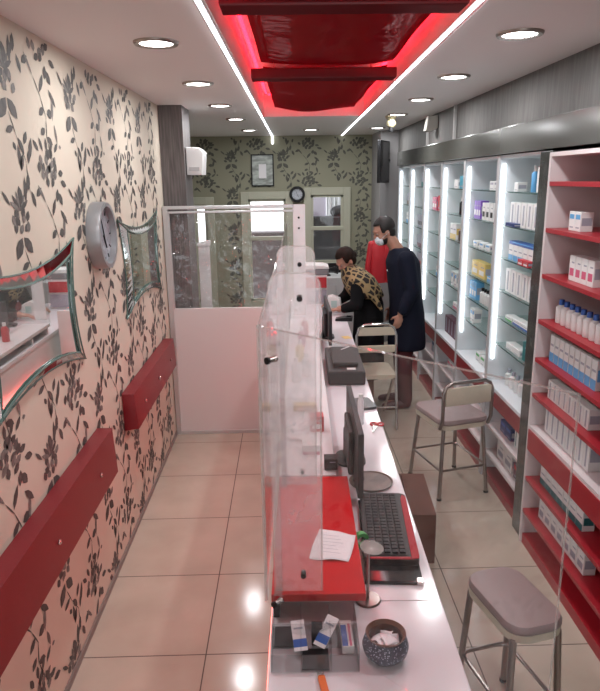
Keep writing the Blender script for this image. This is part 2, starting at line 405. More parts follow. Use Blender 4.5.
# printed flower wallpaper: wall slab + printed leaves in the same mesh
def flower_wall(mb, origin, ux, uz, nrm, u0, u1, v0, v1, phase, mi, mi2, keep=lambda u, v: True, size=1.0):
    o = Vector(origin); ux = Vector(ux); uz = Vector(uz); nrm = Vector(nrm)
    rnd = random.Random(3)
    cnt = [0]
    base = [0, 0]; SU = 1.42; SV = 1.1
    def leaf(u, v, ang, ln, wd, k=0):
        cnt[0] += 1; wd *= .88
        ca, sa = math.cos(ang), math.sin(ang)
        prof = [(0, 0), (.28, .42), (.6, .5), (.85, .25), (1, 0), (.85, -.25), (.6, -.5), (.28, -.42)]
        pts = []
        for a, b in prof:
            x = a*ln; y = b*wd
            pu, pv = u + ca*x - sa*y, v + sa*x + ca*y
            pu = base[0] + (pu - base[0])*SU; pv = base[1] + (pv - base[1])*SV
            if not (u0 < pu < u1 and v0 < pv < v1) or not keep(pu, pv): return
            pts.append(o + ux*pu + uz*pv + nrm*(.0012 + .0006 * (cnt[0] % 5) / 5))
        f = mb.bm.faces.new([mb.bm.verts.new(p) for p in pts]); f.material_index = mi2 if k else mi
    def stem(pts, w=.003):
        for (a, b), (c, d) in zip(pts, pts[1:]):
            ang = math.atan2(d-b, c-a); L_ = math.hypot(c-a, d-b)
            leaf(a, b, ang, L_*1.15, w*2)
    S = size
    def bouquet(u, v, seed):
        r_ = random.Random(seed)
        for i in range(6):
            for j in range(5):
                i -= .5
                if (i-2)**2/6.5 + (j-2)**2/5 > 1.05: i += .5; continue
                uu = u + (i-2)*.028*S + r_.uniform(-.008, .008); vv = v + (2-j)*.025*S
                leaf(uu, vv, R(60 + 16*(2-i)) + r_.uniform(-.6, .6), .040*S, .029*S, j % 2); i += .5
        for i in range(-2, 3): leaf(u + i*.03*S, v + .075*S, R(90 - i*22), .05*S, .022*S)
        leaf(u + .06*S, v - .07*S, R(-60), .055*S, .034*S); leaf(u - .07*S, v - .05*S, R(215), .05*S, .03*S); leaf(u + .09*S, v - .03*S, R(-20), .05*S, .03*S)
    def flower(u, v, seed):
        r_ = random.Random(seed)
        for i in range(6): leaf(u, v + .07*S, R(90 + (i-2.5)*24), .065*S, .02*S, i % 2)
        for i in range(4):
            for j in range(3): leaf(u + (i-1.5)*.024*S + r_.uniform(-.006, .006), v + (j)*.026*S + r_.uniform(-.008, .008), R(90) + r_.uniform(-1, 1), .038*S, .028*S, (i+j) % 2)
        leaf(u + .005*S, v - .015*S, R(-50), .075*S, .045*S); leaf(u - .005*S, v - .015*S, R(235), .08*S, .048*S)
        leaf(u - .055*S, v + .09*S, R(130), .06*S, .016*S)
        stem([(u, v - .05*S), (u + .03*S, v - .12*S), (u + .075*S, v - .2*S), (u + .08*S, v - .3*S)])
        for k, (du, dv, a, l) in enumerate([(.02, -.1, 200, .05), (.04, -.13, -60, .06), (.075, -.15, 60, .05), (.06, -.18, 250, .06), (.1, -.2, 70, .08), (.08, -.24, -100, .06), (.07, -.27, 235, .06), (.09, -.3, -70, .06)]):
            leaf(u + du*S, v + dv*S, R(a), l*S, .026*S, 0)
    def branch(u, v, seed):
        stem([(u - .06*S, v + .1*S), (u - .02*S, v + .04*S), (u + .01*S, v - .03*S), (u, v - .1*S), (u + .02*S, v - .18*S)])
        for du, dv, a, l, w in [(-.06, .1, 125, .08, .016), (-.02, .05, 60, .075, .026), (.03, .1, 75, .05, .03), (.05, .07, -50, .075, .026), (0, 0, 215, .05, .03), (.02, -.02, 10, .045, .04),
                                (.06, -.04, 80, .09, .022), (.07, -.05, -80, .07, .02), (-.01, -.07, 220, .04, .03), (0, -.1, -30, .05, .03), (.01, -.14, 240, .05, .026), (.03, -.17, -70, .06, .028), (.09, -.13, 0, .02, .018)]:
            leaf(u + du*S, v + dv*S, R(a), l*S, w*S, 0 if w > .024 else 1)
    def pair(u, v, seed):
        for du, dv, a, l, w in [(0, 0, 95, .08, .024), (.01, -.02, -95, .09, .022), (-.035, -.05, -80, .06, .034), (.05, .02, 80, .045, .02), (-.02, .06, 120, .03, .02)]:
            leaf(u + du*S, v + dv*S, R(a), l*S, w*S, 0)
    PU, PV = .68, .475
    iu0 = int((u0 - phase[0]) / PU) - 2; iu1 = int((u1 - phase[0]) / PU) + 2
    for i in range(iu0, iu1):
        for j in range(-1, int((v1 - v0) / PV) + 2):
            u = phase[0] + i*PU; v = phase[1] - j*PV
            for fn, a, b_, sd in ((bouquet, u, v - .01, i*31 + j), (branch, u + .02, v - .235, 1), (flower, u - .33, v - .22, i*17 + j), (pair, u - .27, v + .0, 1)):
                base[0] = a; base[1] = b_; fn(a, b_, sd)

wl = MB().box(LX - .12, LX, FY, 5.5, 0, CZ)
flower_wall(wl, (LX, 0, 0), (0, 1, 0), (0, 0, 1), (1, 0, 0), FY + .05, 4.99, .01, CZ - .005, (3.36, 2.58), 1, 2)
struct(wl.build('wall_left', [M['cream'], M['leaf'], M['leaf2']]))

WINS = [(-1.22, -1.06, .42, 1.74), (-.50, .0, .42, 1.80), (.345, .777, .94, 1.845)]
wb = MB()
# back wall pieces around the three windows
xs = [-2.6] + [v for w in WINS for v in (w[0], w[1])] + [1.9]
wb.box(-2.6, WINS[0][0], BY, BY + .12, 0, CZ)
wb.box(WINS[0][1], WINS[1][0], BY, BY + .12, 0, CZ); wb.box(WINS[1][1], WINS[2][0], BY, BY + .12, 0, CZ); wb.box(WINS[2][1], 1.9, BY, BY + .12, 0, CZ)
for a, b, c, d in WINS:
    wb.box(a, b, BY, BY + .12, 0, c); wb.box(a, b, BY, BY + .12, d, CZ)
def keepback(u, v): return not any(a - .11 < u < b + .14 and c - .12 < v < d + .11 for a, b, c, d in WINS)
flower_wall(wb, (0, BY, 0), (1, 0, 0), (0, 0, 1), (0, -1, 0), -2.5, 1.8, .02, CZ - .01, (.3, 2.5), 1, 1, keepback)
struct(wb.build('wall_back', [M['olive'], M['oleaf']]))
struct(MB().box(-2.6, -2.5, 5.5, BY, 0, CZ).box(-2.6, LX - .12, 5.4, 5.5, 0, CZ).build('wall_left_recess', M['olive']))
struct(MB().box(1.76, 1.9, FY, BY, 0, CZ).build('wall_right', M['greywall']))
# soffit over the cabinets: grey wallpaper, flush with the cabinet fronts
struct(MB().box(RX + .002, 1.76, FY, 8.0, 2.2, CZ).build('wall_soffit_right', M['greywall']))
# shopfront behind the camera
struct(MB().box(-.95, -.85, FY, FY + .1, 0, CZ).box(1.66, 1.76, FY, FY + .1, 0, CZ).box(-.85, 1.66, FY, FY + .1, 2.45, CZ).box(-.85, 1.66, FY, FY + .1, 0, .1).build('wall_front', M['alu']))
wf = struct(MB().box(-.85, -.80, FY + .02, FY + .08, .1, 2.45).box(1.61, 1.66, FY + .02, FY + .08, .1, 2.45).box(.38, .44, FY + .02, FY + .08, .1, 2.45).build('window_4', M['alu']))
MB().box(-.80, 1.61, FY + .045, FY + .055, .1, 2.45).build('window_pane', M['pane'], wf)
# side of the room where the camera looks past the lit cabinets: grey column at the far right
struct(MB().box(1.16, 1.76, 8.0, BY, 0, CZ).build('wall_column_right', mat('pale_grey_paint', (.27, .26, .26), .6)))
struct(MB().box(LX, -.77, 5.12, 5.5, 0, CZ).build('wall_pillar_left', M['wood']))
struct(MB().box(-.949, -.941, FY, 5.02, 0, .035).build('baseboard_left', mat('grey_skirting', (.22, .18, .16), .4)))

# back windows
def back_window(n, a, b, c, d, mid=None):
    f = MB(); w = .10
    y0, y1 = BY - .035, BY + .05
    f.box(a - w, a, y0, y1, c - w, d + w, bev=.006).box(b, b + w, y0, y1, c - w, d + w, bev=.006).box(a, b, y0, y1, d, d + w, bev=.006).box(a, b, y0, y1, c - w, c, bev=.006)
    if mid: f.box(a, b, y0 + .01, y1, mid - .025, mid + .025, bev=.004)
    fr = struct(f.build('window_%d' % n, M['cream2']))
    s = MB().box(a + .0, a + .03, BY - .01, BY + .03, c, d).box(b - .03, b, BY - .01, BY + .03, c, d).box(a, b, BY - .01, BY + .03, d - .03, d).box(a, b, BY - .01, BY + .03, c, c + .03)
    s.build('sash', M['cream2'], fr)
    MB().box(a, b, BY + .008, BY + .014, c, d).build('pane', M['pane'], fr)
    return fr
back_window(1, *WINS[0]); back_window(2, *WINS[1], mid=1.28); w3 = back_window(3, *WINS[2], mid=1.405)
MB().box(WINS[2][0] - .16, WINS[2][1] + .16, BY - .10, BY + .01, .80, .84, bev=.006).build('window_sill', M['cream2'], w3)

# ================================================================== CEILING FITTINGS
for i, (x, y) in enumerate([(-.517, 1.72), (-.517, 2.854), (-.498, 4.009), (-.481, 5.16), (-.448, 6.3), (-.40, 7.7),
                            (.93, 1.65), (.947, 2.754), (.965, 3.852), (1.0, 4.928), (1.02, 6.039), (1.06, 7.6), (.309, 7.75)]):
    side = 'left' if x < 0 else ('right' if x > .5 else 'middle')
    od = ['nearest', 'nearest visible', 'second', 'third', 'fourth', 'farthest']
    k = i if x < 0 else i - 6
    lab = ('round recessed downlight in the %s strip of ceiling, %s one' % (side, ['just above the frame', 'nearest visible', 'second visible', 'third visible', 'fourth visible', 'farthest'][k])) if side != 'middle' else 'round recessed downlight in the middle by the back wall'
    t = thing('downlight', lab, 'ceiling light', (x, y, CZ), 0, 'recessed downlights')
    MB().lathe([(.066, -.001), (.070, -.010), (.088, -.012), (.093, -.004), (.093, 0)], n=40, capa=False, capb=False).build('rim', M['rim'], t, True)
    MB().lathe([(.069, -.002), (.069, -.006), (.04, -.009)], n=32).build('diffuser', M['downlight'], t, True)
    area('downlight_lamp', (0, 0, -.014), .13, .13, DOWNLIGHT_W, (.97, .98, 1), shape='DISK', parent=t)
for nm, a, b in (('left', (-.285, 1.0), (-.155, BY)), ('right', (.615, 1.0), (.76, BY))):
    v = Vector((b[0]-a[0], b[1]-a[1], 0)); n = Vector((-v.y, v.x, 0)).normalized() * .0065
    t = thing('led_strip_light', 'long white LED strip running along the %s side of the red ceiling recess' % nm, 'strip light', (0, 0, 0))
    pts = [(a[0]-n.x, a[1]-n.y), (a[0]+n.x, a[1]+n.y), (b[0]+n.x, b[1]+n.y), (b[0]-n.x, b[1]-n.y)]
    MB().prism(pts, 'z', CZ - .008, CZ - .0035).build('diffuser', M['led'], t)
    pts = [(a[0]-2*n.x, a[1]-2*n.y), (a[0]+2*n.x, a[1]+2*n.y), (b[0]+2*n.x, b[1]+2*n.y), (b[0]-2*n.x, b[1]-2*n.y)]
    MB().prism(pts, 'z', CZ - .003, CZ - .0005).build('housing', M['alu'], t)
    if nm == 'left': MB().box(b[0]-.009, b[0]+.009, BY-.012, BY-.003, CZ-.10, CZ-.005).build('diffuser', M['led'], t)
# red recess: suspended red acrylic panels and hidden red strips
def red_panel(y0, y1, label):
    t = thing('ceiling_panel', label, 'ceiling panel', (0, 0, 0))
    d0, d1 = rxs(y0), rxs(y1)
    b = MB()                                            # gently sagging sheet
    nx, ny = 14, 14; g = []
    for j in range(ny + 1):
        y = y0 + .06 + (y1 - y0 - .06) * j / ny; row = []
        for i in range(nx + 1):
            u = i / nx; x = -.135 + rxs(y) + u * .70
            z = 2.675 - .03 * math.sin(PI*u) + .008*math.sin(7*u + 3*y) * math.sin(4*y)
            row.append(b.bm.verts.new((x, y, z)))
        g.append(row)
    for j in range(ny):
        for i in range(nx): b.bm.faces.new((g[j][i], g[j][i+1], g[j+1][i+1], g[j+1][i]))
    o = b.build('acrylic_sheet', M['redacr'], t, True)
    so = o.modifiers.new('s', 'SOLIDIFY'); so.thickness = .006
    MB().prism([(-.20 + d0, y0), (.61 + d0, y0), (.61 + d0, y0 + .13), (-.20 + d0, y0 + .13)], 'z', 2.600, 2.655, bev=.008).build('cross_beam', M['redstrip'], t)
    m = MB()
    for x in (-.08, .50):
        for y in (y0 + .3, y1 - .2): m.cyl((x + rxs(y), y, 2.67), (x + rxs(y), y, CZ + .2), .006)
    m.build('hanger', M['brushed'], t)
red_panel(.70, 2.12, 'glossy red acrylic sheet of the ceiling recess, above the camera')
red_panel(2.26, 3.66, 'large glossy red acrylic sheet in the nearer part of the ceiling recess')
red_panel(3.80, 5.98, 'glossy dark red acrylic sheet in the far part of the ceiling recess')
for nm, x in (('left', rx0 + .03), ('right', rx1 - .03)):
    t = tag(MB().prism([(x - .008 + rxs(0), 0), (x + .008 + rxs(0), 0), (x + .008 + rxs(6.0), 6.0), (x - .008 + rxs(6.0), 6.0)], 'z', CZ + .175, CZ + .19).build('red_led_strip', M['redled']),
            'red LED strip glowing inside the %s edge of the ceiling recess' % nm, 'strip light')
tag(MB().box(rx0 + .1, rx1, ry1 - .07, ry1 - .054, CZ + .175, CZ + .19).build('red_led_strip', M['redled']), 'red LED strip glowing across the far end of the ceiling recess', 'strip light')

# ================================================================== LEFT WALL
def wavy_mirror(name, label, y0, y1, zt, zb):
    t = thing(name, label, 'mirror', (LX, (y0+y1)/2, (zt+zb)/2), 0, 'wavy mirrors on the left wall')
    w, h = (y1-y0)/2, (zt-zb)/2
    def outline(w, h, dx, dz, n=14, sk=.035):
        c = [(-w, h), (w, h), (w + 0, -h), (-w + sk, -h)]
        sag = [(0, -dz), (-dx, 0), (0, dz), (dx, 0)]
        out = []
        for k in range(4):
            a, b = c[k], c[(k+1) % 4]
            for i in range(n):
                s = i/n; q = 4*s*(1-s)
                out.append((a[0] + (b[0]-a[0])*s + sag[k][0]*q, a[1] + (b[1]-a[1])*s + sag[k][1]*q))
        return out
    o1 = outline(w, h, .07, .075); o2 = outline(w - .115, h - .06, .035, .055)
    bm = MB()
    b = bm.bm
    O = [b.verts.new((.006, y, z)) for y, z in o1]; O0 = [b.verts.new((.001, y, z)) for y, z in o1]; I = [b.verts.new((.026, y, z)) for y, z in o2]; I0 = [b.verts.new((.001, y, z)) for y, z in o2]
    n = len(O)
    for i in range(n):
        j = (i+1) % n
        for P_, Q_ in ((O, I), (O0, O), (I, I0), (I0, O0)): b.faces.new((P_[i], P_[j], Q_[j], Q_[i]))
    bm.build('frame', M['mirror2'], t)
    m = MB(); m.prism(outline(w - .117, h - .062, .035, .055), 'x', .008, .018); m.build('mirror_glass', M['mirror'], t)
    m = MB(); m.tube([(.024, y, z) for y, z in o2], .005, 6, closed=True); m.tube([(.006, y, z) for y, z in o1], .004, 6, closed=True)
    for k in range(4):
        a = o1[k*14]; c_ = o2[k*14]; m.cyl((.008, a[0], a[1]), (.026, c_[0], c_[1]), .004, n=6)
    m.build('edge_trim', M['greenedge'], t)
wavy_mirror('wall_mirror', 'curvy-sided mirror at the left edge of the photo, nearest the camera', 1.80, 2.88, 1.82, 1.265)
wavy_mirror('wall_mirror', 'curvy-sided mirror between the silver clock and the glass partition', 3.66, 4.77, 1.85, 1.275)

def clock(name, label, loc, axis, r, rimm, facem, rimw, depth):
    t = thing(name, label, 'clock', loc)
    s = 1 if axis == 'x' else -1
    MB().lathe([(r*.90, 0), (r, 0), (r, s*depth*.75), (r*.97, s*depth), (r - rimw, s*depth), (r - rimw*1.1, s*depth*.55)], n=48, axis=axis, capa=True, capb=False).build('rim', rimm, t, True)
    MB().lathe([(r - rimw, s*depth*.45), (r - rimw, s*depth*.55)], n=48, axis=axis).build('dial', facem, t)
    def at(a, rr, d): 
        return (s*d, rr*math.sin(a), rr*math.cos(a)) if axis == 'x' else (rr*math.sin(a), s*d, rr*math.cos(a))
    for k in range(12):
        a = k*PI/6; rr = (r - rimw)
        MB().cyl(at(a, rr*.78, depth*.56), at(a, rr*.93, depth*.56), r*.022, n=6).build('hour_mark', M['grey'], t)
    MB().cyl(at(R(150), 0, depth*.60), at(R(150), r*.45, depth*.60), r*.03, r*.015, 6).build('hour_hand', M['black'], t)
    MB().cyl(at(R(-20), 0, depth*.63), at(R(-20), r*.62, depth*.63), r*.02, r*.01, 6).build('minute_hand', M['black'], t)
    return t
clock('wall_clock', 'round silver wall clock between the two wavy mirrors', (LX + .002, 3.24, 1.80), 'x', .165,
      mat('silver_paint', (.34, .34, .35), .35, metal=.5), mat('pale_dial', (.30, .31, .34), .4, noise=.35, nscale=55), .024, .065)

def pad(label, y0, y1, zb, zt):
    t = thing('wall_cushion', label, 'wall cushion', (LX, y0, zb))
    L_ = y1 - y0; h = zt - zb
    MB().prism([(0.001, 0), (.085, .012), (.075, h), (.001, h)], 'y', 0, L_, bev=.012).build('padding', M['redleather'], t, True)
    for k in range(3):
        y = L_*(k + .5)/3
        MB().ball((.086, y, h*.5), .011, sc=(.5, 1, 1), n=8).build('button', M['chrome'], t, True)
pad('long red padded rail on the wall nearest the camera, cut by the photo edge', 1.30, 2.97, .64, .885)
pad('red padded rail low on the wall beneath the far wavy mirror', 3.44, 4.76, .67, .895)

# ================================================================== GLASS PARTITION (end of the customer aisle)
t = thing('glass_partition', 'white and glass partition with an aluminium frame closing the customer aisle', 'partition', (0, 5.03, 0))
m = MB()
for x0, x1, z0, z1 in [(-.945, -.905, 0, 1.87), (-.905, .06, 1.845, 1.87), (-.905, .06, 1.815, 1.832), (-.905, -.02, 0, .03)]: m.box(x0, x1, -.02, .02, z0, z1, bev=.003)
m.box(-.905, -.895, -.015, .015, 1.07, 1.82)
m.build('frame', M['alu'], t)
MB().box(-.905, -.03, -.012, .012, .03, 1.07).build('panel', M['doorwhite'], t)
# crumpled clear film pane
b = MB(); nx, nz = 40, 34; g = []
for j in range(nz + 1):
    row = []
    for i in range(nx + 1):
        u, v = i/nx, j/nz
        x = -.895 + u*.94; z = 1.07 + v*.745
        e = math.sin(PI*min(1, u*6)/2)*math.sin(PI*min(1, (1-u)*8)/2) if 0 < u < 1 else 0
        y = .012*math.sin(9*u + 5*v*v)*v*e + .010*math.sin(23*u - 9*v)*v*v*e + .006*math.sin(40*u*v + 3)*v
        row.append(b.bm.verts.new((x, y, z)))
    g.append(row)
for j in range(nz):
    for i in range(nx): b.bm.faces.new((g[j][i], g[j][i+1], g[j+1][i+1], g[j+1][i]))
b.build('clear_film', M['film'], t, True)
m = MB().box(.055, .15, -.012, -.004, 1.0, 1.87, bev=.004); m.build('end_plate', mat('white_acrylic', (.85, .85, .86), .3), t)
for z in (1.72, 1.80, 1.35): MB().cyl((.10, -.012, z - .03), (.10, -.018, z - .03), .008).build('screw', M['black'], t)

# ================================================================== COUNTER
t = thing('service_counter', 'long white service counter with a glossy top between aisle and staff side', 'counter', (0, 1.4, 0), ROT)
MB().box(-.055, .40, -.78, 4.9, .0, .87).build('body', M['white'], t)
MB().box(-.062, .416, -.80, 4.92, .87, .90, bev=.004).build('worktop', M['counter'], t)
MB().box(-.072, -.056, .0, 3.5, .08, .62).build('front_panel', M['redfront'], t)
MB().box(-.082, -.073, .1, 3.4, .64, .655).build('red_light_strip', emit('red_led_low', (1, .10, .08), 12.5), t)
MB().box(-.06, .40, .165, .167, .9, .9012).build('joint', mat('joint_grey', (.45, .43, .45), .5), t)
# raised customer ledge: white part behind, red board near
t = thing('counter_ledge', 'raised white customer ledge on the counter beyond the red board', 'ledge', (0, 1.4, .9), ROT)
MB().box(-.058, .155, .80, 3.58, .055, .08, bev=.003).build('board', M['white'], t)
m = MB()
for y in (.85, 1.6, 2.4, 3.2, 3.53): m.box(-.05, .14, y, y + .02, 0.001, .055)
m.build('support', M['white'], t)
t = thing('red_board', 'bright red glossy board on the counter under the acrylic screens', 'board', (0, 1.4, .9), ROT)
MB().box(-.060, .195, .09, .79, .056, .080, bev=.002).build('board', M['red'], t)
m = MB().box(-.055, .15, .72, .74, .001, .056).box(-.055, -.04, .1, .72, .001, .056); m.build('support', M['grey'], t)

# ================================================================== ACRYLIC SCREENS
def standoff(t, p, ax, r=.010, l=.04):
    p = Vector(p); a = Vector(ax)
    s = MB().cyl(p - a*l*.5, p + a*l*.5, r*.75, n=16).build('standoff', M['chrome'], t, True)
    MB().cyl(p - a*l*.75, p - a*l*.45, r, n=18).build('cap', M['black'], s, True)
    MB().cyl(p + a*l*.45, p + a*l*.75, r, n=18).build('cap', M['chrome'], s, True)
def rounded(x0, x1, z0, z1, r, n=8):
    p = [(x0, z0), (x1, z0)]
    for k in range(n+1): a = PI/2*k/n; p.append((x1 - r + r*math.cos(a), z1 - r + r*math.sin(a)))
    for k in range(n+1): a = PI/2 + PI/2*k/n; p.append((x0 + r + r*math.cos(a), z1 - r + r*math.sin(a)))
    return p
# long front screen along the customer side
t = thing('acrylic_screen', 'long clear acrylic screen along the customer edge of the counter', 'screen', (-.068, 1.462, 0), ROT)
MB().box(-.0025, .0025, 0, 3.5, .985, 1.73).build('sheet', M['clear'], t)
m = MB().box(-.0028, .0028, 0, 3.5, 1.726, 1.731).box(-.003, .003, -.001, .003, .985, 1.73); m.build('edge', M['edge'], t)
# brackets between front screen and dividers
for lab, y in (('clear acrylic divider with rounded top over the near end of the red board', 1.50),
               ('clear acrylic divider with rounded top just behind the nearest divider', 2.12)):
    t = thing('acrylic_divider', lab, 'divider', (cx(0, y), y, 0), ROT, 'acrylic dividers')
    MB().prism(rounded(-.048, .077, .983, 1.845, .035), 'y', 0, .005).build('sheet', M['milky'], t)
    pr = rounded(-.048, .077, .983, 1.845, .035)
    MB().tube([(p[0], .0025, p[1]) for p in pr[1:]], .0028, 6).build('edge', M['edge'], t)
    m = MB()
    for z in (1.035, 1.785): 
        s = MB().cyl((.027, -.012, z), (.027, .010, z), .007, n=14).build('screw', M['black'], t, True)
    MB().box(-.052, -.030, -.02, .03, .983, 1.70).build('corner_strip', acrylic('hazy_corner', .22, (.85, .82, .8)), t)
# angled near screen
P0 = Vector((-.072, 1.455)); P1 = Vector((.452, .93)); d = (P1-P0); L_ = d.length; ang = math.atan2(d.y, d.x)
t = thing('acrylic_screen', 'large clear acrylic screen set at an angle across the near end of the counter', 'screen', (P0.x, P0.y, 0), ang)
MB().box(0, L_, -.0025, .0025, .988, 1.73).build('sheet', acrylic('near_acrylic', .02, (.85, .80, .80)), t)
MB().box(0, L_, -.0027, .0027, 1.7285, 1.7312).box(L_ - .002, L_, -.003, .003, .988, 1.73).box(0, .002, -.003, .003, .988, 1.73).build('edge', M['edge'], t)
t2 = t
for z in (1.655, 1.005): standoff(t2, (.045, 0, z), (0, 1, 0), .0085, .02)

# ================================================================== LIT CABINETS (right)
SHZ = [1.965, 1.755, 1.545, 1.335, 1.155, .975]
CABN = ['nearest', 'second', 'third', 'fourth', 'fifth', 'farthest']
DIV = [3.46, 4.17, 4.96, 5.68, 6.40, 7.13, 7.84]
for k in range(6):
    y0, y1 = DIV[k] + .002, DIV[k+1] - .002
    t = thing('display_cabinet', 'white lit display cabinet with glass shelves, the %s of the lit row' % CABN[k], 'cabinet', (RX, (y0+y1)/2, 0), 0, 'lit display cabinets')
    w = (y1-y0)/2; D = .34; ft = .045
    for s in (-1, 1):
        ya, yb = (-w, -w + .018) if s < 0 else (w - .018, w)
        MB().box(-.012, D, ya, yb, .0, 2.185).build('side_panel', M['cabwhite'], t)
        yc, yd = (-w, -w + .022) if s < 0 else (w - .022, w)
        MB().box(-.016, -.012, yc, yd, 0, 2.185, bev=.001).build('front_trim', mat('trim_grey', (.50, .50, .51), .35), t)
    iy0, iy1 = -w + .018, w - .018
    MB().box(D - .015, D, iy0, iy1, 0.06, 2.185).build('back_panel', M['cabwhite'], t)
    MB().box(-.005, D - .015, iy0, iy1, 2.165, 2.185).build('top_panel', M['cabwhite'], t)
    for z in SHZ:
        g = MB().box(.03, D - .016, iy0 + .001, iy1 - .001, z - .008, z); g = g.build('glass_shelf', M['shelfglass'], t)
        MB().box(.027, .03, iy0 + .001, iy1 - .001, z - .008, z).build('shelf_edge', M['shelfedge'], g)
    MB().box(-.02, D - .016, iy0, iy1, .685, .71, bev=.003).build('ledge', M['cabwhite'], t)
    dr = MB().box(-.012, .015, iy0 + .003, iy1 - .003, .575, .68, bev=.002).build('drawer', M['redfront'], t)
    MB().box(.015, D - .016, iy0 + .01, iy1 - .01, .58, .68).build('drawer_box', M['cabwhite'], dr)
    for z in (.40, .20): MB().box(.0, D - .016, iy0, iy1, z - .018, z).build('lower_shelf', M['pinkwhite'], t)
    MB().box(.0, D - .016, iy0, iy1, .0, .055).build('plinth', M['redfront'], t)
    MB().box(.012, .024, iy1 - .011, iy1 - .001, .86, 2.13).build('led_strip', M['cabled'], t)

# dark mirror-like column between lit row and near cabinet
tag(MB().box(RX - .03, RX + .36, 3.302, 3.455, 0, 2.18, bev=.004).build('column', M['graystone']), 'narrow dark glossy column between the lit cabinets and the red-shelved cabinet', 'column')
# band above the cabinets
tag(MB().box(RX - .035, RX - .001, 1.2, 7.85, 2.19, 2.345, bev=.003).build('fascia_band', M['darkglass']), 'long dark glossy band mirroring the flowered wall above the cabinets', 'fascia')

# near cabinet with red shelves
NSZ = [2.03, 1.80, 1.565, 1.325, 1.115, .915]
t = thing('shelf_cabinet', 'pinkish white cabinet with red shelf edges at the right photo edge', 'cabinet', (RX - .045, 2.72, 0))
w = .575
for s in (-1, 1): MB().box(0, .40, s*w - (0 if s < 0 else .022), s*w + (.022 if s < 0 else 0), 0, 2.17).build('side_panel', M['pinkwhite'], t)
MB().box(.385, .40, -w + .022, w - .022, .05, 2.17).build('back_panel', M['pinkwhite'], t)
MB().box(0, .385, -w + .022, w - .022, 2.15, 2.17).build('top_panel', M['pinkwhite'], t)
for z in NSZ + [.42, .22]:
    MB().box(.0, .384, -w + .023, w - .023, z - .022, z, bev=.002).build('shelf', M['redshelf'], t)
dr = MB().box(-.005, .02, -w + .024, w - .024, .585, .705, bev=.002).build('drawer', M['redshelf'], t)
MB().box(.0, .384, -w + .023, w - .023, .705, .725).build('ledge', M['pinkwhite'], t)
MB().box(.01, .384, -w + .023, w - .023, 0, .06).build('plinth', M['redshelf'], t)

# ------------------------------------------------------------------ products
def carton(w, d, h, base, band, style):
    """w along the shelf (y), d deep (x), origin at base centre; front faces -x"""
    b = MB().box(0, d, -w/2, w/2, 0, h, 0, bev=min(.0015, w*.05))
    e = -.0006
    if style == 0: b.box(e, 0, -w*.38, w*.38, h*.62, h*.86, 1).box(e, 0, -w*.3, w*.3, h*.15, h*.22, 2)
    elif style == 1: b.box(e, 0, -w*.5, w*.5, h*.0, h*.35, 1).box(e, 0, -w*.35, w*.35, h*.6, h*.68, 2)
    elif style == 2: b.box(e, 0, -w*.35, w*.35, h*.2, h*.5, 1).box(e, 0, -w*.35, w*.1, h*.7, h*.76, 2)
    else: b.box(e, 0, -w*.12, w*.12, h*.1, h*.9, 1)
    b.box(d*.1, d*.9, -w/2 - .0006, -w/2, h*.3, h*.7, 1 if style == 1 else 2)
    return b.build('product_box', [base, band, M['printgrey']])
ORD = ['top', 'second', 'third', 'fourth', 'fifth', 'sixth']
def cabname(k): return ('the %s lit cabinet' % CABN[k]) if k >= 0 else 'the red-shelved cabinet'
def row(k, shelf_z, where, y0, items, depth=.06, colname='white', base='boxwhite', band='blue', style=0, w=.05, h=.12, gap=.004, d=None, xo=0):
    """a row of equal cartons; y measured from the far end of the bay toward the camera"""
    if k >= 0: yfar = DIV[k+1] - .025; X0 = RX
    else: yfar = 3.27; X0 = RX - .045
    y = yfar - y0; src = None
    for i in range(items):
        if src is None:
            o = carton(w, d or depth, h, M[base], M[band], style); src = o
        else:
            o = src.copy(); COL.objects.link(o)
        lab = '%s carton on %s of %s' % (colname, where, cabname(k))
        tag(o, lab, 'box', '%s cartons on %s of %s' % (colname, where, cabname(k)) if items > 1 else None)
        o.location = (X0 + .05 + xo, y - w/2, shelf_z + .0008)
        y -= w + gap
def bottle(k, z, where, y0, n, colname, bm, cm_, r=.018, h=.11, gap=.008, xo=0):
    if k >= 0: yfar = DIV[k+1] - .025; X0 = RX
    else: yfar = 3.27; X0 = RX - .045
    y = yfar - y0; src = None
    for i in range(n):
        if src is None:
            src = thing('bottle', '', 'bottle'); o = src
            MB().lathe([(r*.9, 0), (r, .004), (r, h*.68), (r*.5, h*.78)], n=18).build('body', M[bm], o, True)
            MB().lathe([(r*.48, h*.781), (r*.52, h*.785), (r*.5, h)], n=16).build('cap', M[cm_], o, True)
        else: o = dup(src, (0, 0, 0))
        tag(o, '%s bottle on %s of %s' % (colname, where, cabname(k)), 'bottle', '%s bottles on %s of %s' % (colname, where, cabname(k)) if n > 1 else None)
        o.location = (X0 + .05 + r + xo, y - r, z + .0008); y -= 2*r + gap
def S(i): return (SHZ[i], 'the %s glass shelf' % ORD[i])
LED_ = (.711, 'the white ledge'); LO1 = (.40, 'the upper open shelf'); LO2 = (.20, 'the lower open shelf')
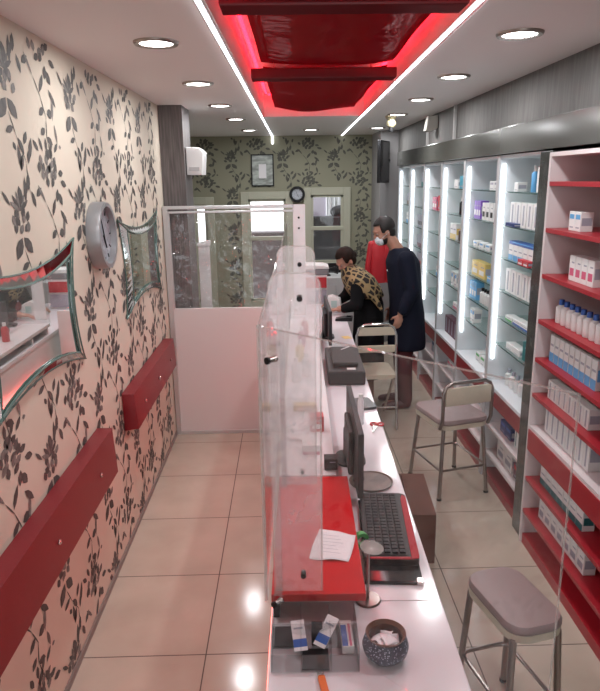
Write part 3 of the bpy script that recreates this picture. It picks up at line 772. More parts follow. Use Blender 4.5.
# nearest lit cabinet (bay 0)
row(0, *S(0), .10, 1, colname='small white', base='boxwhite', band='boxwhite', w=.06, h=.055)
bottle(0, *S(0), .36, 1, 'clear blue capped', 'sky', 'boxwhite', .02, .15)
row(0, *S(0), .46, 1, colname='tall white', w=.07, h=.14, band='printgrey', style=3)
row(0, *S(0), .56, 1, colname='pale', w=.08, h=.13, band='yellow', style=0)
row(0, *S(1), .06, 5, colname='tall white grey-printed', w=.085, h=.145, band='printgrey', style=3, gap=.01)
row(0, *S(1), .10, 1, colname='flat deep blue', base='navyp', band='navyp', w=.15, h=.022, xo=-.04, d=.05, style=0)
row(0, *S(2), .08, 6, colname='white blue-footed', w=.075, h=.095, band='sky', style=1, gap=.008)
row(0, SHZ[2] + .097, 'top of the white blue-footed cartons', .08, 1, colname='long flat blue', base='blue', band='sky', w=.48, h=.02)
row(0, *S(2), .36, 2, colname='red', base='redp', band='boxwhite', w=.08, h=.035, xo=-.04, d=.035, style=2)
row(0, *S(3), .06, 5, colname='slim white', w=.085, h=.15, band='printgrey', style=3, gap=.012)
row(0, *S(4), .10, 1, colname='flat green-edged', base='boxwhite', band='green', w=.12, h=.03, style=1)
row(0, *S(4), .24, 2, colname='flat white and blue', base='boxwhite', band='blue', w=.13, h=.035, style=1)
row(0, *S(4), .545, 1, colname='black', base='black', band='navyp', w=.08, h=.125, style=2)
row(0, *S(5), .15, 2, colname='flat plain white', base='boxwhite', band='boxwhite', w=.12, h=.04)
row(0, *S(5), .44, 2, colname='dark teal', base='teal', band='teal', w=.09, h=.115, style=2)
bottle(0, *LED_, .10, 4, 'clear white capped', 'boxwhite', 'printgrey', .025, .11, .03, .02)
row(0, *LO1, .15, 2, colname='dark blue', base='navyp', band='blue', w=.10, h=.08)
row(0, *LO1, .42, 3, colname='dull white green-striped', base='boxwhite', band='teal', w=.05, h=.13, style=3)
row(0, *LO2, .12, 2, colname='large white', w=.14, h=.12, band='printgrey', style=2)
row(0, *LO2, .44, 1, colname='maroon', base='maroonp', band='redp', w=.07, h=.10)
# second (bay 1)
row(1, *S(0), .40, 2, colname='short white', w=.09, h=.06, band='printgrey')
row(1, *S(1), .06, 3, colname='purple', base='purple', band='boxwhite', w=.05, h=.13, style=2)
row(1, *S(1), .26, 4, colname='white dark-capped', w=.07, h=.12, band='black', style=2, gap=.02)
row(1, *S(1) , .645, 1, colname='light green', base='green', band='boxwhite', w=.06, h=.05)
row(1, *S(2), .08, 3, colname='low pale', w=.10, h=.045, band='sky', gap=.05)
row(1, *S(3), .08, 2, colname='yellow', base='yellow', band='boxwhite', w=.16, h=.11, style=2)
row(1, *S(3), .46, 2, colname='low blue', base='sky', band='boxwhite', w=.1, h=.04)
row(1, *S(4), .05, 3, colname='sky blue', base='sky', band='boxwhite', w=.055, h=.13, style=2)
bottle(1, *S(4), .30, 6, 'white dark-capped', 'boxwhite', 'black', .022, .11, .014)
row(1, *S(5), .10, 2, colname='thin white', w=.05, h=.10, band='sky')
row(1, *LED_, .30, 3, colname='low pale green', base='boxwhite', band='green', w=.10, h=.07, gap=.02)
row(1, *LED_, .675, 1, colname='upright dark blue', base='navyp', band='blue', w=.045, h=.12)
row(1, *LO1, .2, 3, colname='grey-white', base='boxwhite', band='printgrey', w=.10, h=.1)
row(1, *LO2, .2, 3, colname='dull pale', base='boxwhite', band='maroonp', w=.12, h=.09)
# third (bay 2)
row(2, *S(0), .16, 1, colname='small bright white', w=.12, h=.07, band='boxwhite')
row(2, *S(0), .33, 2, colname='turquoise', base='cyan', band='cyan', w=.14, h=.10, style=0)
bottle(2, *S(1), .34, 4, 'black', 'black', 'boxwhite', .022, .14, .025)
row(2, *S(2), .10, 2, colname='cream', base='boxwhite', band='yellow', w=.09, h=.13, style=1)
bottle(2, *S(2), .34, 2, 'brown', 'brownp', 'yellow', .03, .12, .02)
row(2, *S(2), .55, 1, colname='tall black', base='black', band='yellow', w=.08, h=.13)
row(2, *S(3), .42, 2, colname='pale teal', base='boxwhite', band='teal', w=.09, h=.11, style=1)
row(2, *S(4), .20, 3, colname='thin white', w=.06, h=.12, band='sky', gap=.05)
row(2, *S(5), .30, 2, colname='pale pink', base='boxwhite', band='pink', w=.09, h=.05, style=1)
row(2, *LED_, .06, 6, colname='dark maroon and grey', base='maroonp', band='printgrey', w=.095, h=.15, style=3)
row(2, *LO1, .2, 3, colname='pale rose', base='boxwhite', band='pink', w=.10, h=.09)
# fourth (bay 3)
row(3, *S(1), .10, 2, colname='light pink', base='pink', band='boxwhite', w=.08, h=.12, style=2)
row(3, *S(1), .32, 3, colname='crimson', base='redp', band='redp', w=.09, h=.135, style=0)
row(3, *S(2), .38, 3, colname='tall white', w=.07, h=.15, band='printgrey', style=3)
row(3, *S(4), .35, 3, colname='white and sky blue', w=.08, h=.09, band='sky', style=1)
row(3, *S(5), .45, 2, colname='small red', base='redp', band='boxwhite', w=.06, h=.09)
row(3, *LED_, .40, 2, colname='low red and white', base='boxwhite', band='redp', w=.10, h=.06, style=1)
row(3, *LO1, .3, 2, colname='large grey', base='printgrey', band='navyp', w=.13, h=.11)
# fifth (bay 4)
row(4, *S(0), .28, 4, colname='grey-green', base='printgrey', band='teal', w=.06, h=.13, style=1)
row(4, *S(2), .15, 5, colname='mixed grey', base='printgrey', band='black', w=.07, h=.13, style=2)
row(4, *S(3), .15, 5, colname='dark printed', base='printgrey', band='maroonp', w=.08, h=.13, style=1)
row(4, *S(4), .15, 5, colname='dark red printed', base='printgrey', band='redp', w=.08, h=.12, style=1)
row(4, *S(5), .2, 4, colname='grey', base='printgrey', band='brownp', w=.09, h=.1, style=0)
# farthest
row(5, *S(0), .35, 2, colname='brown', base='brownp', band='yellow', w=.10, h=.10, style=0)
row(5, *S(1), .2, 3, colname='dark brown and grey', base='printgrey', band='brownp', w=.09, h=.13, style=1)
row(5, *S(2), .2, 4, colname='pale blue', base='boxwhite', band='sky', w=.08, h=.12, style=1)
# red shelved cabinet
NS = lambda i: (NSZ[i], 'the %s red shelf' % ORD[i])
row(-1, *NS(1), .15, 2, colname='small pale', base='boxwhite', band='sky', w=.06, h=.09)
row(-1, *NS(2), .20, 4, colname='white pink-printed', base='boxwhite', band='pink', w=.06, h=.12, style=2)
bottle(-1, *NS(3), .07, 8, 'white blue-capped', 'boxwhite', 'blue', .026, .12, .010)
row(-1, NSZ[4], 'the fifth red shelf', .06, 9, colname='clear blue-footed', base='boxwhite', band='sky', w=.05, h=.14, style=1, gap=.008)
row(-1, *NS(5), .08, 8, colname='grey-lined white', base='boxwhite', band='printgrey', w=.055, h=.10, style=3)
row(-1, .725, 'the ledge', .08, 8, colname='grey grid-printed', base='boxwhite', band='printgrey', w=.06, h=.16, style=3)
row(-1, .42, 'the shelf below the red drawer', .08, 7, colname='white teal-printed', base='boxwhite', band='teal', w=.07, h=.10, style=1)
row(-1, .22, 'the lowest red shelf', .10, 7, colname='dull white', base='boxwhite', band='printgrey', w=.075, h=.11, style=2)

# ================================================================== STOOLS AND CHAIR
def rrect(w, d, r, n=6):
    out = []
    for cx_, cy_, a0 in ((w-r, d-r, 0), (-w+r, d-r, 90), (-w+r, -d+r, 180), (w-r, -d+r, 270)):
        for k in range(n+1): a = R(a0 + 90*k/n); out.append((cx_ + r*math.cos(a), cy_ + r*math.sin(a)))
    return out
def stool(label, loc, rz, w, d, zs, back):
    t = thing('bar_stool', label, 'stool', loc, rz)
    b = MB(); pr = [(.97, zs - .038), (.985, zs - .036), (1, zs - .03), (1, zs - .018), (.96, zs - .005), (.85, zs)]
    rings = []
    for s_, z in pr: rings.append([b.bm.verts.new((x*s_, y*s_, z)) for x, y in rrect(w, d, .07)])
    n = len(rings[0])
    for A_, B_ in zip(rings, rings[1:]):
        for k in range(n): b.bm.faces.new((A_[k], A_[(k+1) % n], B_[(k+1) % n], B_[k]))
    b.bm.faces.new(rings[0][::-1]); b.bm.faces.new(rings[-1])
    b.build('seat', M['mauve'], t, True)
    MB().prism(rrect(w*.98, d*.98, .068), 'z', zs - .068, zs - .0385, bev=.004).build('seat_frame', M['creamvinyl'], t)
    for sx in (-1, 1):
        for sy in (-1, 1):
            l = MB().cyl((sx*w*.80, sy*d*.80, zs - .06), (sx*w*.98, sy*d*.98, .012), .013, n=12).build('leg', M['brushed'], t, True)
            MB().cyl((sx*w*.98, sy*d*.98, .0005), (sx*w*.98, sy*d*.98, .014), .016, n=12).build('foot_cap', M['black'], l, True)
    f = .93; zz = .20
    MB().tube([(x*f, y*f, zz) for x, y in rrect(w, d, .035, 4)], .008, 8, closed=True).build('foot_ring', M['brushed'], t, True)
    if back:
        ht = .25; yy = d*.98; xx = w*.98
        pts = [(-xx, yy - .03, zs - .06), (-xx, yy, zs), (-xx, yy, zs + ht - .06), (-xx + .02, yy, zs + ht - .02), (-xx + .06, yy, zs + ht), (xx - .06, yy, zs + ht), (xx - .02, yy, zs + ht - .02), (xx, yy, zs + ht - .06), (xx, yy, zs), (xx, yy - .03, zs - .06)]
        MB().tube(pts, .012, 10).build('back_frame', M['brushed'], t, True)
        MB().box(-xx + .012, xx - .012, yy - .014, yy + .014, zs + .10, zs + ht - .03, bev=.012).build('backrest', M['creamvinyl'], t, True)
    return t
stool('mauve-seated chrome bar stool with a low cream backrest, by the lit cabinets', (1.085, 4.03, 0), R(196), .18, .21, .55, True)
stool('mauve-seated metal bar stool in the right foreground behind the acrylic screen', (.815, 2.03, 0), R(14), .112, .178, .565, False)

t = thing('folding_chair', 'cream and chrome folding chair behind the counter by the seated-height woman', 'chair', (.73, 5.10, 0), R(3))
t['label'] = 'cream and chrome folding chair on the staff side beside the woman in black'
xx = .165
pts = [(-xx, -.12, .01), (-xx, -.03, .45), (-xx, 0, .80), (-xx + .02, 0, .86), (-xx + .07, .0, .895), (xx - .07, .0, .895), (xx - .02, 0, .86), (xx, 0, .80), (xx, -.03, .45), (xx, -.12, .01)]
MB().tube(pts, .012, 10).build('back_frame', M['chrome'], t, True)
MB().box(-xx + .01, xx - .01, -.008, .008, .80, .87, bev=.006).build('backrest', M['creamvinyl'], t)
MB().box(-xx + .01, xx - .01, -.022, -.008, .66, .72, bev=.006).build('back_rail', M['creamvinyl'], t)
MB().prism([(x, y + .13) for x, y in rrect(xx, .19, .04)], 'z', .44, .475, bev=.008).build('seat', M['creamvinyl'], t)
for s in (-1, 1):
    MB().tube([(s*(xx - .02), -.03, .44), (s*(xx - .02), .34, .01)], .011, 10).build('leg', M['chrome'], t, True)
MB().cyl((-xx, -.085, .2), (xx, -.085, .2), .008).build('stretcher', M['chrome'], t, True)

# cardboard box behind the counter
t = thing('cardboard_box', 'brown cardboard box on the floor against the staff side of the counter', 'box', (.66, 3.34, 0), R(-4))
m = MB().box(-.14, -.134, -.25, .25, 0, .29).box(.134, .14, -.25, .25, 0, .29).box(-.134, .134, -.25, -.244, 0, .29).box(-.134, .134, .244, .25, 0, .29).box(-.134, .134, -.244, .244, 0, .006)
m.build('body', M['card'], t)
MB().box(-.14, -.002, -.25, .25, .291, .295).build('flap', M['card'], t); MB().box(.002, .14, -.25, .25, .291, .295).build('flap', M['card'], t)

# ================================================================== THINGS ON THE COUNTER
CT = .9006
# keyboard on its shiny black board
t = thing('keyboard_tray', 'shiny black board lying under the red-edged keyboard', 'board', (.318, 1.90, CT), R(-4))
MB().box(-.088, .084, -.27, .22, 0, .012, bev=.003).build('board', mat('black_gloss', (.01, .01, .012), .08), t)
MB().box(.066, .0855, -.2725, -.252, .001, .0135, bev=.001).build('corner_clip', M['chrome'], t)
t = thing('keyboard', 'black keyboard with a red border on the shiny black board', 'keyboard', (.322, 1.925, CT + .0125), R(-4))
MB().prism([(x, y) for x, y in rrect(.083, .215, .02)], 'z', 0, .018, bev=.003).build('body', M['black'], t)
MB().prism([(.058, -.212), (.081, -.205), (.083, -.19), (.082, .18), (.070, .20), (.062, .17)], 'z', .0183, .021, bev=.001).prism([(-.075, -.212), (.056, -.212), (.056, -.200), (-.075, -.203)], 'z', .0183, .021).build('red_border', M['keyred'], t)
MB().prism([(x - .013, y + .008) for x, y in rrect(.066, .199, .014)], 'z', .0182, .0195).build('key_bed', M['black'], t)
src = None
for j in range(19):
    for i in range(5):
        x = -.013 + (i - 2)*.0232; y = (j - 9)*.0204 + .010
        if src is None:
            src = MB().box(-.0095, .0095, -.0085, .0085, .0196, .026, bev=.0025).build('key', mat('key_grey', (.014, .014, .016), .5, spec=.3), t); src.location = (x, y, 0)
        else:
            c = src.copy(); COL.objects.link(c); c.parent = t; c.location = (x, y, 0)

def monitor(label, loc, rz, L_, hh, zb, lean=0):
    t = thing('monitor', label, 'monitor', loc, rz)
    # screen faces +x, back towards the aisle
    MB().box(-.009, .012, 0, L_, zb, zb + hh, bev=.003).build('casing', M['grey'], t)
    MB().box(.0122, .0130, .012, L_ - .012, zb + .015, zb + hh - .012).build('screen', M['screen'], t)
    MB().box(-.032, -.009, L_*.26, L_*.66, zb + .02, zb + hh*.80, bev=.01).build('back_cover', M['grey'], t)
    MB().box(-.030, -.012, L_*.65, L_*.80, .008, zb + .10, bev=.004).build('stand', M['black'], t)
    MB().prism([(x - .0, y + L_*.74) for x, y in rrect(.06, .08, .04)], 'z', 0, .010, bev=.003).build('base', M['black'], t)
monitor('dark flat monitor seen from behind beside the red board', (.250, 2.09, CT), R(-1), .56, .25, .035)
monitor('farther dark monitor standing on the counter beyond the grey printer', (cx(.225, 4.3), 4.22, CT), R(0), .62, .24, .05)

t = thing('receipt_printer', 'low dark grey printer with papers across the counter', 'printer', (.365, 3.80, CT), ROT)
MB().box(-.13, .085, -.30, .26, .0005, .085, bev=.012).build('body', M['grey'], t)
MB().box(-.10, .05, -.22, .16, .0855, .115, bev=.012).build('lid', mat('lid_grey', (.022, .021, .022), .5, spec=.3), t)
MB().box(-.02, .03, -.27, -.235, .0855, .088).build('paper_slot', M['whitepl'], t)
tag(MB().box(-.045, .045, -.004, .004, 0, .002).build('white_slip', M['paper'], loc=(.36, 3.90, CT + .117), rot=(0, 0, .9)), 'small white paper slip lying on the dark grey printer', 'paper')
m = MB(); m.prism(rrect(.058, .08, .02), 'z', 0, .014, bev=.004)
tag(m.build('phone', mat('phone_grey', (.05, .05, .055), .3), loc=(.385, 3.17, CT), rot=(0, 0, R(12))), 'dark grey phone lying flat on the counter between printer and near monitor', 'phone')
t = thing('tube', 'slim pale blue-white tube standing on end behind the near monitor', 'tube', (.345, 2.90, CT))
MB().lathe([(.013, 0), (.015, .004), (.015, .12), (.010, .135)], n=20).build('body', M['paper'], t, True)
MB().lathe([(.0105, .1355), (.0105, .155)], n=16).build('cap', M['whitepl'], t, True)
t = thing('scissors', 'pair of scissors with red handles on the counter behind the near monitor', 'scissors', (.405, 2.86, CT), R(80))
MB().tube([(.028 + .018*math.cos(a*PI/8), -.03 + .014*math.sin(a*PI/8), .005) for a in range(16)], .0045, 8, closed=True).build('handle', M['redp'], t, True)
MB().tube([(.028 + .018*math.cos(a*PI/8), .004 + .014*math.sin(a*PI/8), .005) for a in range(16)], .0045, 8, closed=True).build('handle', M['redp'], t, True)
MB().prism([(.0, -.018), (.0, -.006), (-.07, .006), (-.072, .002)], 'z', .003, .006).prism([(.0, -.006), (.0, .006), (-.072, -.002), (-.07, -.006)], 'z', .0062, .009).build('blade', M['chrome'], t)
tag(MB().prism(rrect(.03, .04, .002), 'z', 0, .0015).build('sticky_note', M['yellow'], loc=(.44, 4.65, CT), rot=(0, 0, .3)), 'small yellow note on the counter in front of the card terminal', 'note')
# round brown dish with a black stamp
t = thing('round_tray', 'flat round brownish tray behind the keyboard', 'tray', (.315, 2.285, CT))
MB().lathe([(.070, 0), (.084, .004), (.086, .009), (.082, .0095), (.078, .006), (.01, .0055)], n=48).build('dish', M['disc'], t, True)
t = thing('stamp', 'small black rubber stamp lying on the round brown tray', 'stamp', (.268, 2.29, CT + .0065), R(40))
MB().box(-.02, .02, -.012, .012, .0005, .012, bev=.002).build('block', M['black'], t); MB().cyl((0, 0, .012), (.0, 0, .035), .006, .010).build('handle', M['black'], t, True)
for k, (x, y, rz) in enumerate([(.275, 2.17, .3), (.283, 2.13, -.5)]):
    tag(MB().box(-.02, .02, -.03, .03, 0, .0012 + .0002*k).build('paper_scrap', M['paper'], loc=(x, y, CT + k*.0016 + .0002), rot=(0, 0, rz)), 'white paper scrap beside the foot of the near monitor', 'paper', 'paper scraps by the monitor')
# green and silver tape
t = thing('tape_dispenser', 'small silver and green tape dispenser between red board and keyboard', 'tape dispenser', (.222, 1.83, CT), R(20))
MB().lathe([(.026, -.009), (.026, .009), (.014, .009), (.014, -.009), (.026, -.009)], (0, 0, .030), 28, axis='y', capa=False, capb=False).build('roll', M['green'], t, True)
MB().box(-.015, .015, -.012, .012, .0005, .008, bev=.001).box(.022, .036, -.010, .010, .005, .032, bev=.002).box(-.0, .03, -.010, .010, .0005, .006).build('body', M['chrome'], t)

# red board: crumpled paper
def crumple(name, label, cat, loc, rz, w, d, amp, nx=12, ny=10, m='paper', group=None, z0=0.0, seed=1, warp=0):
    rnd = random.Random(seed); b = MB(); g = []
    ph = [rnd.uniform(0, 6) for _ in range(6)]
    for j in range(ny + 1):
        r_ = []
        for i in range(nx + 1):
            u, v = i/nx - .5, j/ny - .5
            z = amp*(1 + .5*math.sin(9*u + ph[0]) + .5*math.sin(8*v + 5*u + ph[1])) + amp*.4*math.sin(21*v + ph[2])
            x = u*w*(1 + warp*math.sin(3*v + ph[3])); y = v*d*(1 + warp*math.sin(4*u + ph[4]))
            r_.append(b.bm.verts.new((x, y, z0 + max(.0004, z))))
        g.append(r_)
    for j in range(ny):
        for i in range(nx):
            f = b.bm.faces.new((g[j][i], g[j][i+1], g[j+1][i+1], g[j+1][i]))
            if j % 2 == 0 and 1 < i < nx - 4 and 1 < j < ny - 2 and False: f.material_index = 1
    o = b.build(name, [M[m]], None, True, loc, (0, 0, rz))
    s = o.modifiers.new('s', 'SOLIDIFY'); s.thickness = .0004; s.offset = 1
    return tag(o, label, cat, group)
p = crumple('receipt_paper', 'crumpled white printed sheet lying on the red board', 'paper', (.125, 1.715, .981), R(-14), .115, .155, .003, warp=.06)
# faint printed lines as a part of that sheet
m = MB()
for k in range(6): m.box(-.04, .03 - .01*(k % 3), -.05 + k*.018, -.0488 + k*.018, .0105, .0108)
m.build('printed_lines', M['printgrey'], p)

# card clip stand
t = thing('card_holder', 'clear round-headed card clip on a thin post with a round metal base', 'card holder', (.212, 1.565, CT), R(10))
MB().lathe([(.036, 0), (.037, .003), (.034, .006), (.006, .008)], n=36).build('base', M['brushed'], t, True)
MB().cyl((0, 0.0, .008), (0, .0, .155), .0045, n=10).build('post', M['brushed'], t, True)
o = MB().lathe([(.001, -.003), (.030, -.003), (.034, 0), (.030, .003), (.001, .003)], n=30).build('clip_head', acrylic('clip_clear', .35, (.8, .85, .8)), t, True)
o.location = (.012, .008, .162); o.rotation_euler = (R(14), R(8), 0); o.scale = (1, .85, 1)
MB().box(-.012, .012, -.006, .006, .150, .158, bev=.002).build('clamp', M['brushed'], t)

# bowl with crumpled slips
t = thing('bowl', 'dark blue speckled bowl with a brown inner rim on the counter', 'bowl', (.228, 1.345, CT))
t.scale = (1.09, 1.09, 1.0)
MB().lathe([(.030, 0), (.036, .002), (.050, .020), (.053, .036), (.049, .052), (.042, .058), (.041, .062)], n=44, capb=False).build('body', M['speckle'], t, True)
MB().lathe([(.0415, .0615), (.046, .070), (.044, .071), (.038, .062), (.040, .050), (.044, .034), (.036, .012), (.001, .008)], n=44, capa=False).build('inner_rim', M['brownrim'], t, True)
for k in range(5):
    a = k*1.3
    o = crumple('paper_slip', 'small white folded slip heaped in the speckled bowl', 'paper', (.228 + .014*math.cos(a), 1.345 + .014*math.sin(a), CT + .040 + k*.004), a, .036, .036, .002, 5, 5, group='slips in the bowl', seed=k + 4, warp=.2)
    o.rotation_euler = (R(22)*math.cos(a*2), R(22)*math.sin(a*3), a)

# acrylic organiser with leaflets
t = thing('acrylic_organizer', 'clear acrylic leaflet organizer in front of the red board', 'organizer', (.045, 1.375, CT), ROT)
m = MB()
for x in (-.10, -.028, .045, .112): m.box(x, x + .003, -.08, .085, .003, .07)
m.box(-.10, .115, .082, .085, .003, .08).box(-.10, .115, -.08, -.077, .003, .05).box(-.10, .115, 0, .0025, .003, .075).box(-.10, .115, -.08, .085, 0, .003)
m.build('tray', acrylic('organizer_clear', .06, (.7, .7, .7), (.93, .93, .93)), t)
MB().box(-.024, .042, -.074, -.004, .0035, .006).box(-.096, -.03, .006, .08, .0035, .006).build('liner', M['grey'], t)
MB().box(-.0, .028, .006, .010, .0065, .075).build('dark_insert', M['grey'], t)
def leaflet(label, loc, rot, w, h, base, band, group=None):
    b = MB().box(-w/2, w/2, -.0008, .0008, 0, h).box(-w/2, w/2, -.0012, -.0008, h*.12, h*.38, 1).box(-w*.35, w*.35, -.0012, -.0008, h*.7, h*.76, 2)
    return tag(b.build('leaflet', [M[base], M[band], M['printgrey']], None, False, loc, rot), label, 'leaflet', group)
leaflet('white and blue leaflet leaning in the left pocket of the clear organizer', (.018, 1.345, CT + .022), (R(-58), R(0), R(8)), .034, .075, 'paper', 'blue')
leaflet('white folded leaflet crossing over the middle of the clear organizer', (.062, 1.347, CT + .032), (R(-56), R(0), R(-38)), .034, .08, 'paper', 'blue')
t = carton(.05, .016, .09, M['blue'], M['boxwhite'], 3)
tag(t, 'blue carton lying by the right side of the clear organizer', 'box'); t.location = (.113, 1.435, CT + .020); t.rotation_euler = (R(90), R(0), R(90)); 
t.rotation_euler = (0, R(-90), R(90)); t.location = (.125, 1.40, CT + .0175)
t.rotation_euler = (0, R(90), R(-86)); t.location = (.130, 1.50, CT + .0012)
t.matrix_world = Matrix(((1, 0, 0, .137), (0, 1, 0, 1.405), (0, 0, 1, CT + .0008), (0, 0, 0, 1)))
t.data = MB().box(-.015, .015, -.05, .05, 0, .022, 0, bev=.001).box(-.0145, -.0, -.048, .03, .022, .0224, 1).box(.004, .010, -.048, .035, .022, .0224, 2).build('tmp', [M['boxwhite'], M['blue'], M['pink']]).data
bpy.data.objects.remove(bpy.data.objects['tmp'])
t = thing('lighter', 'small orange lighter at the bottom edge of the photo beside the organizer', 'lighter', (.068, 1.245, CT), R(8))
MB().box(-.009, .009, -.03, .03, 0, .012, bev=.003).build('body', M['orange'], t); MB().box(-.008, .008, .031, .042, .001, .011, bev=.002).build('cap', M['chrome'], t)

# products standing on the white ledge, seen through the dividers
def ledge_box(label, x, y, w, d, h, base, band, style=2, rz=-1.57, z=.981):
    o = carton(w, d, h, M[base], M[band], style); tag(o, label, 'box'); o.location = (x, y, z); o.rotation_euler = (0, 0, rz + PI); return o
ledge_box('pale yellow carton on the white ledge behind the dividers', .075, 2.88, .11, .05, .03, 'yellow', 'boxwhite')
ledge_box('bright red carton on the white ledge behind the dividers', .12, 2.62, .06, .06, .07, 'redp', 'boxwhite')
ledge_box('pink and white carton on the white ledge nearest the red board', .085, 2.38, .07, .10, .04, 'boxwhite', 'pink', 1)
ledge_box('black carton at the far edge of the red board', .155, 2.235, .05, .05, .045, 'black', 'grey')
for k, (x, y, c_, l) in enumerate([(.04, 3.35, 'boxwhite', 'clear white bottle nearest on the white ledge'), (.10, 3.45, 'boxwhite', 'white bottle beside the clear bottle on the white ledge'), (.07, 3.75, 'yellow', 'yellow bottle on the white ledge'), (.09, 4.1, 'pink', 'pink bottle farthest on the white ledge'), (.12, 4.4, 'redp', 'red bottle at the far end of the white ledge')]):
    t = thing('bottle', l, 'bottle', (x, y, .981))
    MB().lathe([(.024, 0), (.026, .004), (.026, .09), (.012, .11)], n=20).build('body', M[c_], t, True)
    MB().lathe([(.0125, .1105), (.0125, .135)], n=16).build('cap', M['whitepl'], t, True)
b = crumple('plastic_bag', 'thin crumpled white and pink bag on the white ledge', 'bag', (.035, 2.64, .981), R(6), .10, .26, .012, 14, 20, seed=9, warp=.1)

# far end of the counter
t = thing('card_terminal', 'black card terminal beside the hand of the woman', 'card terminal', (.475, 5.25, CT), R(-10))
MB().prism([(-.07, 0), (.07, 0), (.07, .035), (.0, .03), (-.07, .018)], 'y', -.045, .045, bev=.004).build('body', M['black'], t)
MB().box(.02, .06, -.03, .03, .0345, .036).build('screen', M['screen'], t)
t = thing('label_printer', 'small upright white printer with a pale blue face at the hand of the woman', 'printer', (.425, 5.62, CT), R(-6))
MB().prism([(-.06, 0), (.07, 0), (.05, .12), (-.02, .15), (-.06, .14)], 'y', -.06, .06, bev=.01).build('body', M['whitepl'], t)
MB().box(-.03, .02, -.0625, -.0605, .05, .11).build('face', mat('pale_aqua', (.45, .62, .60), .4), t)
t = thing('drawer_unit', 'red and white drawer unit at the far end of the counter', 'drawer unit', (.30, 6.0, CT), ROT)
MB().box(-.20, .08, 0, .28, .0, .27, bev=.004).build('body', M['white'], t)
d1 = MB().box(-.19, .075, -.012, -.0005, .155, .255, bev=.002).build('drawer', M['redp'], t)
d2 = MB().box(-.19, .075, -.012, -.0005, .015, .135, bev=.002).build('drawer', mat('lilac_front', (.36, .34, .40), .4), t)
t = thing('office_printer', 'pale grey printer with a curved lid on the red drawer unit', 'printer', (.25, 6.14, CT + .271), ROT)
MB().box(-.15, .15, -.12, .12, 0, .06, bev=.012).build('body', M['grey2'], t)
MB().prism([(-.155, .061), (.155, .061), (.15, .078), (.10, .092), (-.10, .097), (-.155, .09)], 'y', -.125, .125, bev=.004).build('lid', M['whitepl'], t)
MB().tube([(.15, -.05, .05), (.21, -.06, .07), (.25, -.05, .04), (.24, -.02, .0), (.19, 0, .015), (.155, 0, .02)], .006, 8).build('cable', M['black'], t, True)
t = thing('low_cupboard', 'white low cupboard below the right back window', 'cupboard', (.55, 7.3, 0))
MB().box(-.35, .35, -.2, .25, .0, .98, bev=.004).build('body', mat('dull_white', (.45, .46, .46), .5), t)
MB().box(-.34, -.005, -.214, -.201, .03, .9, bev=.002).build('door', mat('dull_white', (.5, .5, .5), .5), t); MB().box(.005, .34, -.214, -.201, .03, .9, bev=.002).build('door', MATS['dull_white'], t)
t = thing('desk_screen', 'black computer screen on the white low cupboard', 'monitor', (.42, 7.3, .981))
MB().box(-.2, .2, -.012, .012, .03, .14, bev=.004).build('casing', M['black'], t); MB().box(-.08, .08, -.06, .06, 0, .01).box(-.02, .02, -.01, .01, .01, .05).build('stand', M['black'], t)

# white narrow stand behind the partition glass
t = thing('pedestal', 'slim white pedestal behind the partition glass', 'pedestal', (-.735, 5.75, 0), R(6))
MB().box(-.05, .05, -.06, .06, 0.0, 1.50, bev=.005).build('column', M['doorwhite'], t)
MB().prism([(-.06, 1.501), (.06, 1.501), (.06, 1.54), (-.06, 1.515)], 'y', -.07, .07).build('cap', M['doorwhite'], t)
# white wall box on the grey pillar
t = thing('wall_unit', 'white wall-mounted box on the side of the grey wood pillar', 'wall unit', (-.765, 5.30, 2.10))
MB().prism([(0, 0), (.12, .0), (.135, .17), (.10, .205), (0, .21)], 'y', -.12, .12, bev=.008).build('casing', M['whitepl'], t)
MB().box(.02, .10, -.125, -.1205, .03, .06).build('vent', mat('pale_grey_pl', (.5, .5, .5), .5), t)

# back wall clock, framed photo
clock('wall_clock', 'small black-rimmed clock on the back wall above the window frames', (.158, BY - .036, 1.86), 'y', .105, M['black'], mat('dial_grey', (.40, .42, .46), .4, noise=.2, nscale=40), .032, .035)
t = thing('picture_frame', 'dark framed grey picture on the flowered back wall', 'picture', (-.296, BY - .004, 2.175))
MB().box(-.15, -.135, -.02, 0, -.205, .205).box(.135, .15, -.02, 0, -.205, .205).box(-.135, .135, -.02, 0, .19, .205).box(-.135, .135, -.02, 0, -.205, -.19).build('frame', M['black'], t)
MB().box(-.135, .135, -.008, -.002, -.19, .19).box(-.05, .05, -.0085, -.0081, -.1, .08, 1).build('print', [M['photo'], M['paper']], t)

# ceiling camera, wall sensor, trunking, tv
t = thing('security_camera', 'small pale dome security camera hanging from the ceiling by the TV', 'camera', (.99, 6.23, CZ))
MB().lathe([(.05, 0), (.05, -.02), (.03, -.03)], n=24).build('mount', mat('cream_pl', (.36, .32, .20), .4), t, True)
MB().ball((.0, -.02, -.065), .045, n=12).build('body', MATS['cream_pl'], t, True)
MB().lathe([(.022, 0), (.022, -.05), (.016, -.052)], (.0, -.03, -.085), 20, axis='z').build('lens', M['black'], t, True)
t = thing('wall_speaker', 'small white box speaker high on the grey wall', 'speaker', (RX - .06, 6.0, 2.46))
MB().prism([(.059, .02), (.059, .13), (-.03, .12), (-.05, .0), (.0, -.01)], 'y', -.05, .05, bev=.008).build('casing', mat('off_white', (.48, .46, .42), .5), t)
MB().cyl((.04, 0, .06), (.0595, 0, .06), .012).build('bracket', M['grey2'], t)
for lab, y in (('pale vertical cable trunking on the grey wall below the small speaker', 6.32), ('pale vertical cable trunking on the grey wall nearer the camera', 5.32)):
    tag(MB().box(RX - .018, RX + .001, y, y + .035, 2.35, CZ - .001).build('cable_trunking', mat('trunk_grey', (.38, .37, .36), .5)), lab, 'cable trunking')
t = thing('wall_tv', 'black flat television mounted high beyond the lit cabinets, seen from the side', 'television', (1.20, 7.9, 2.06), R(0))
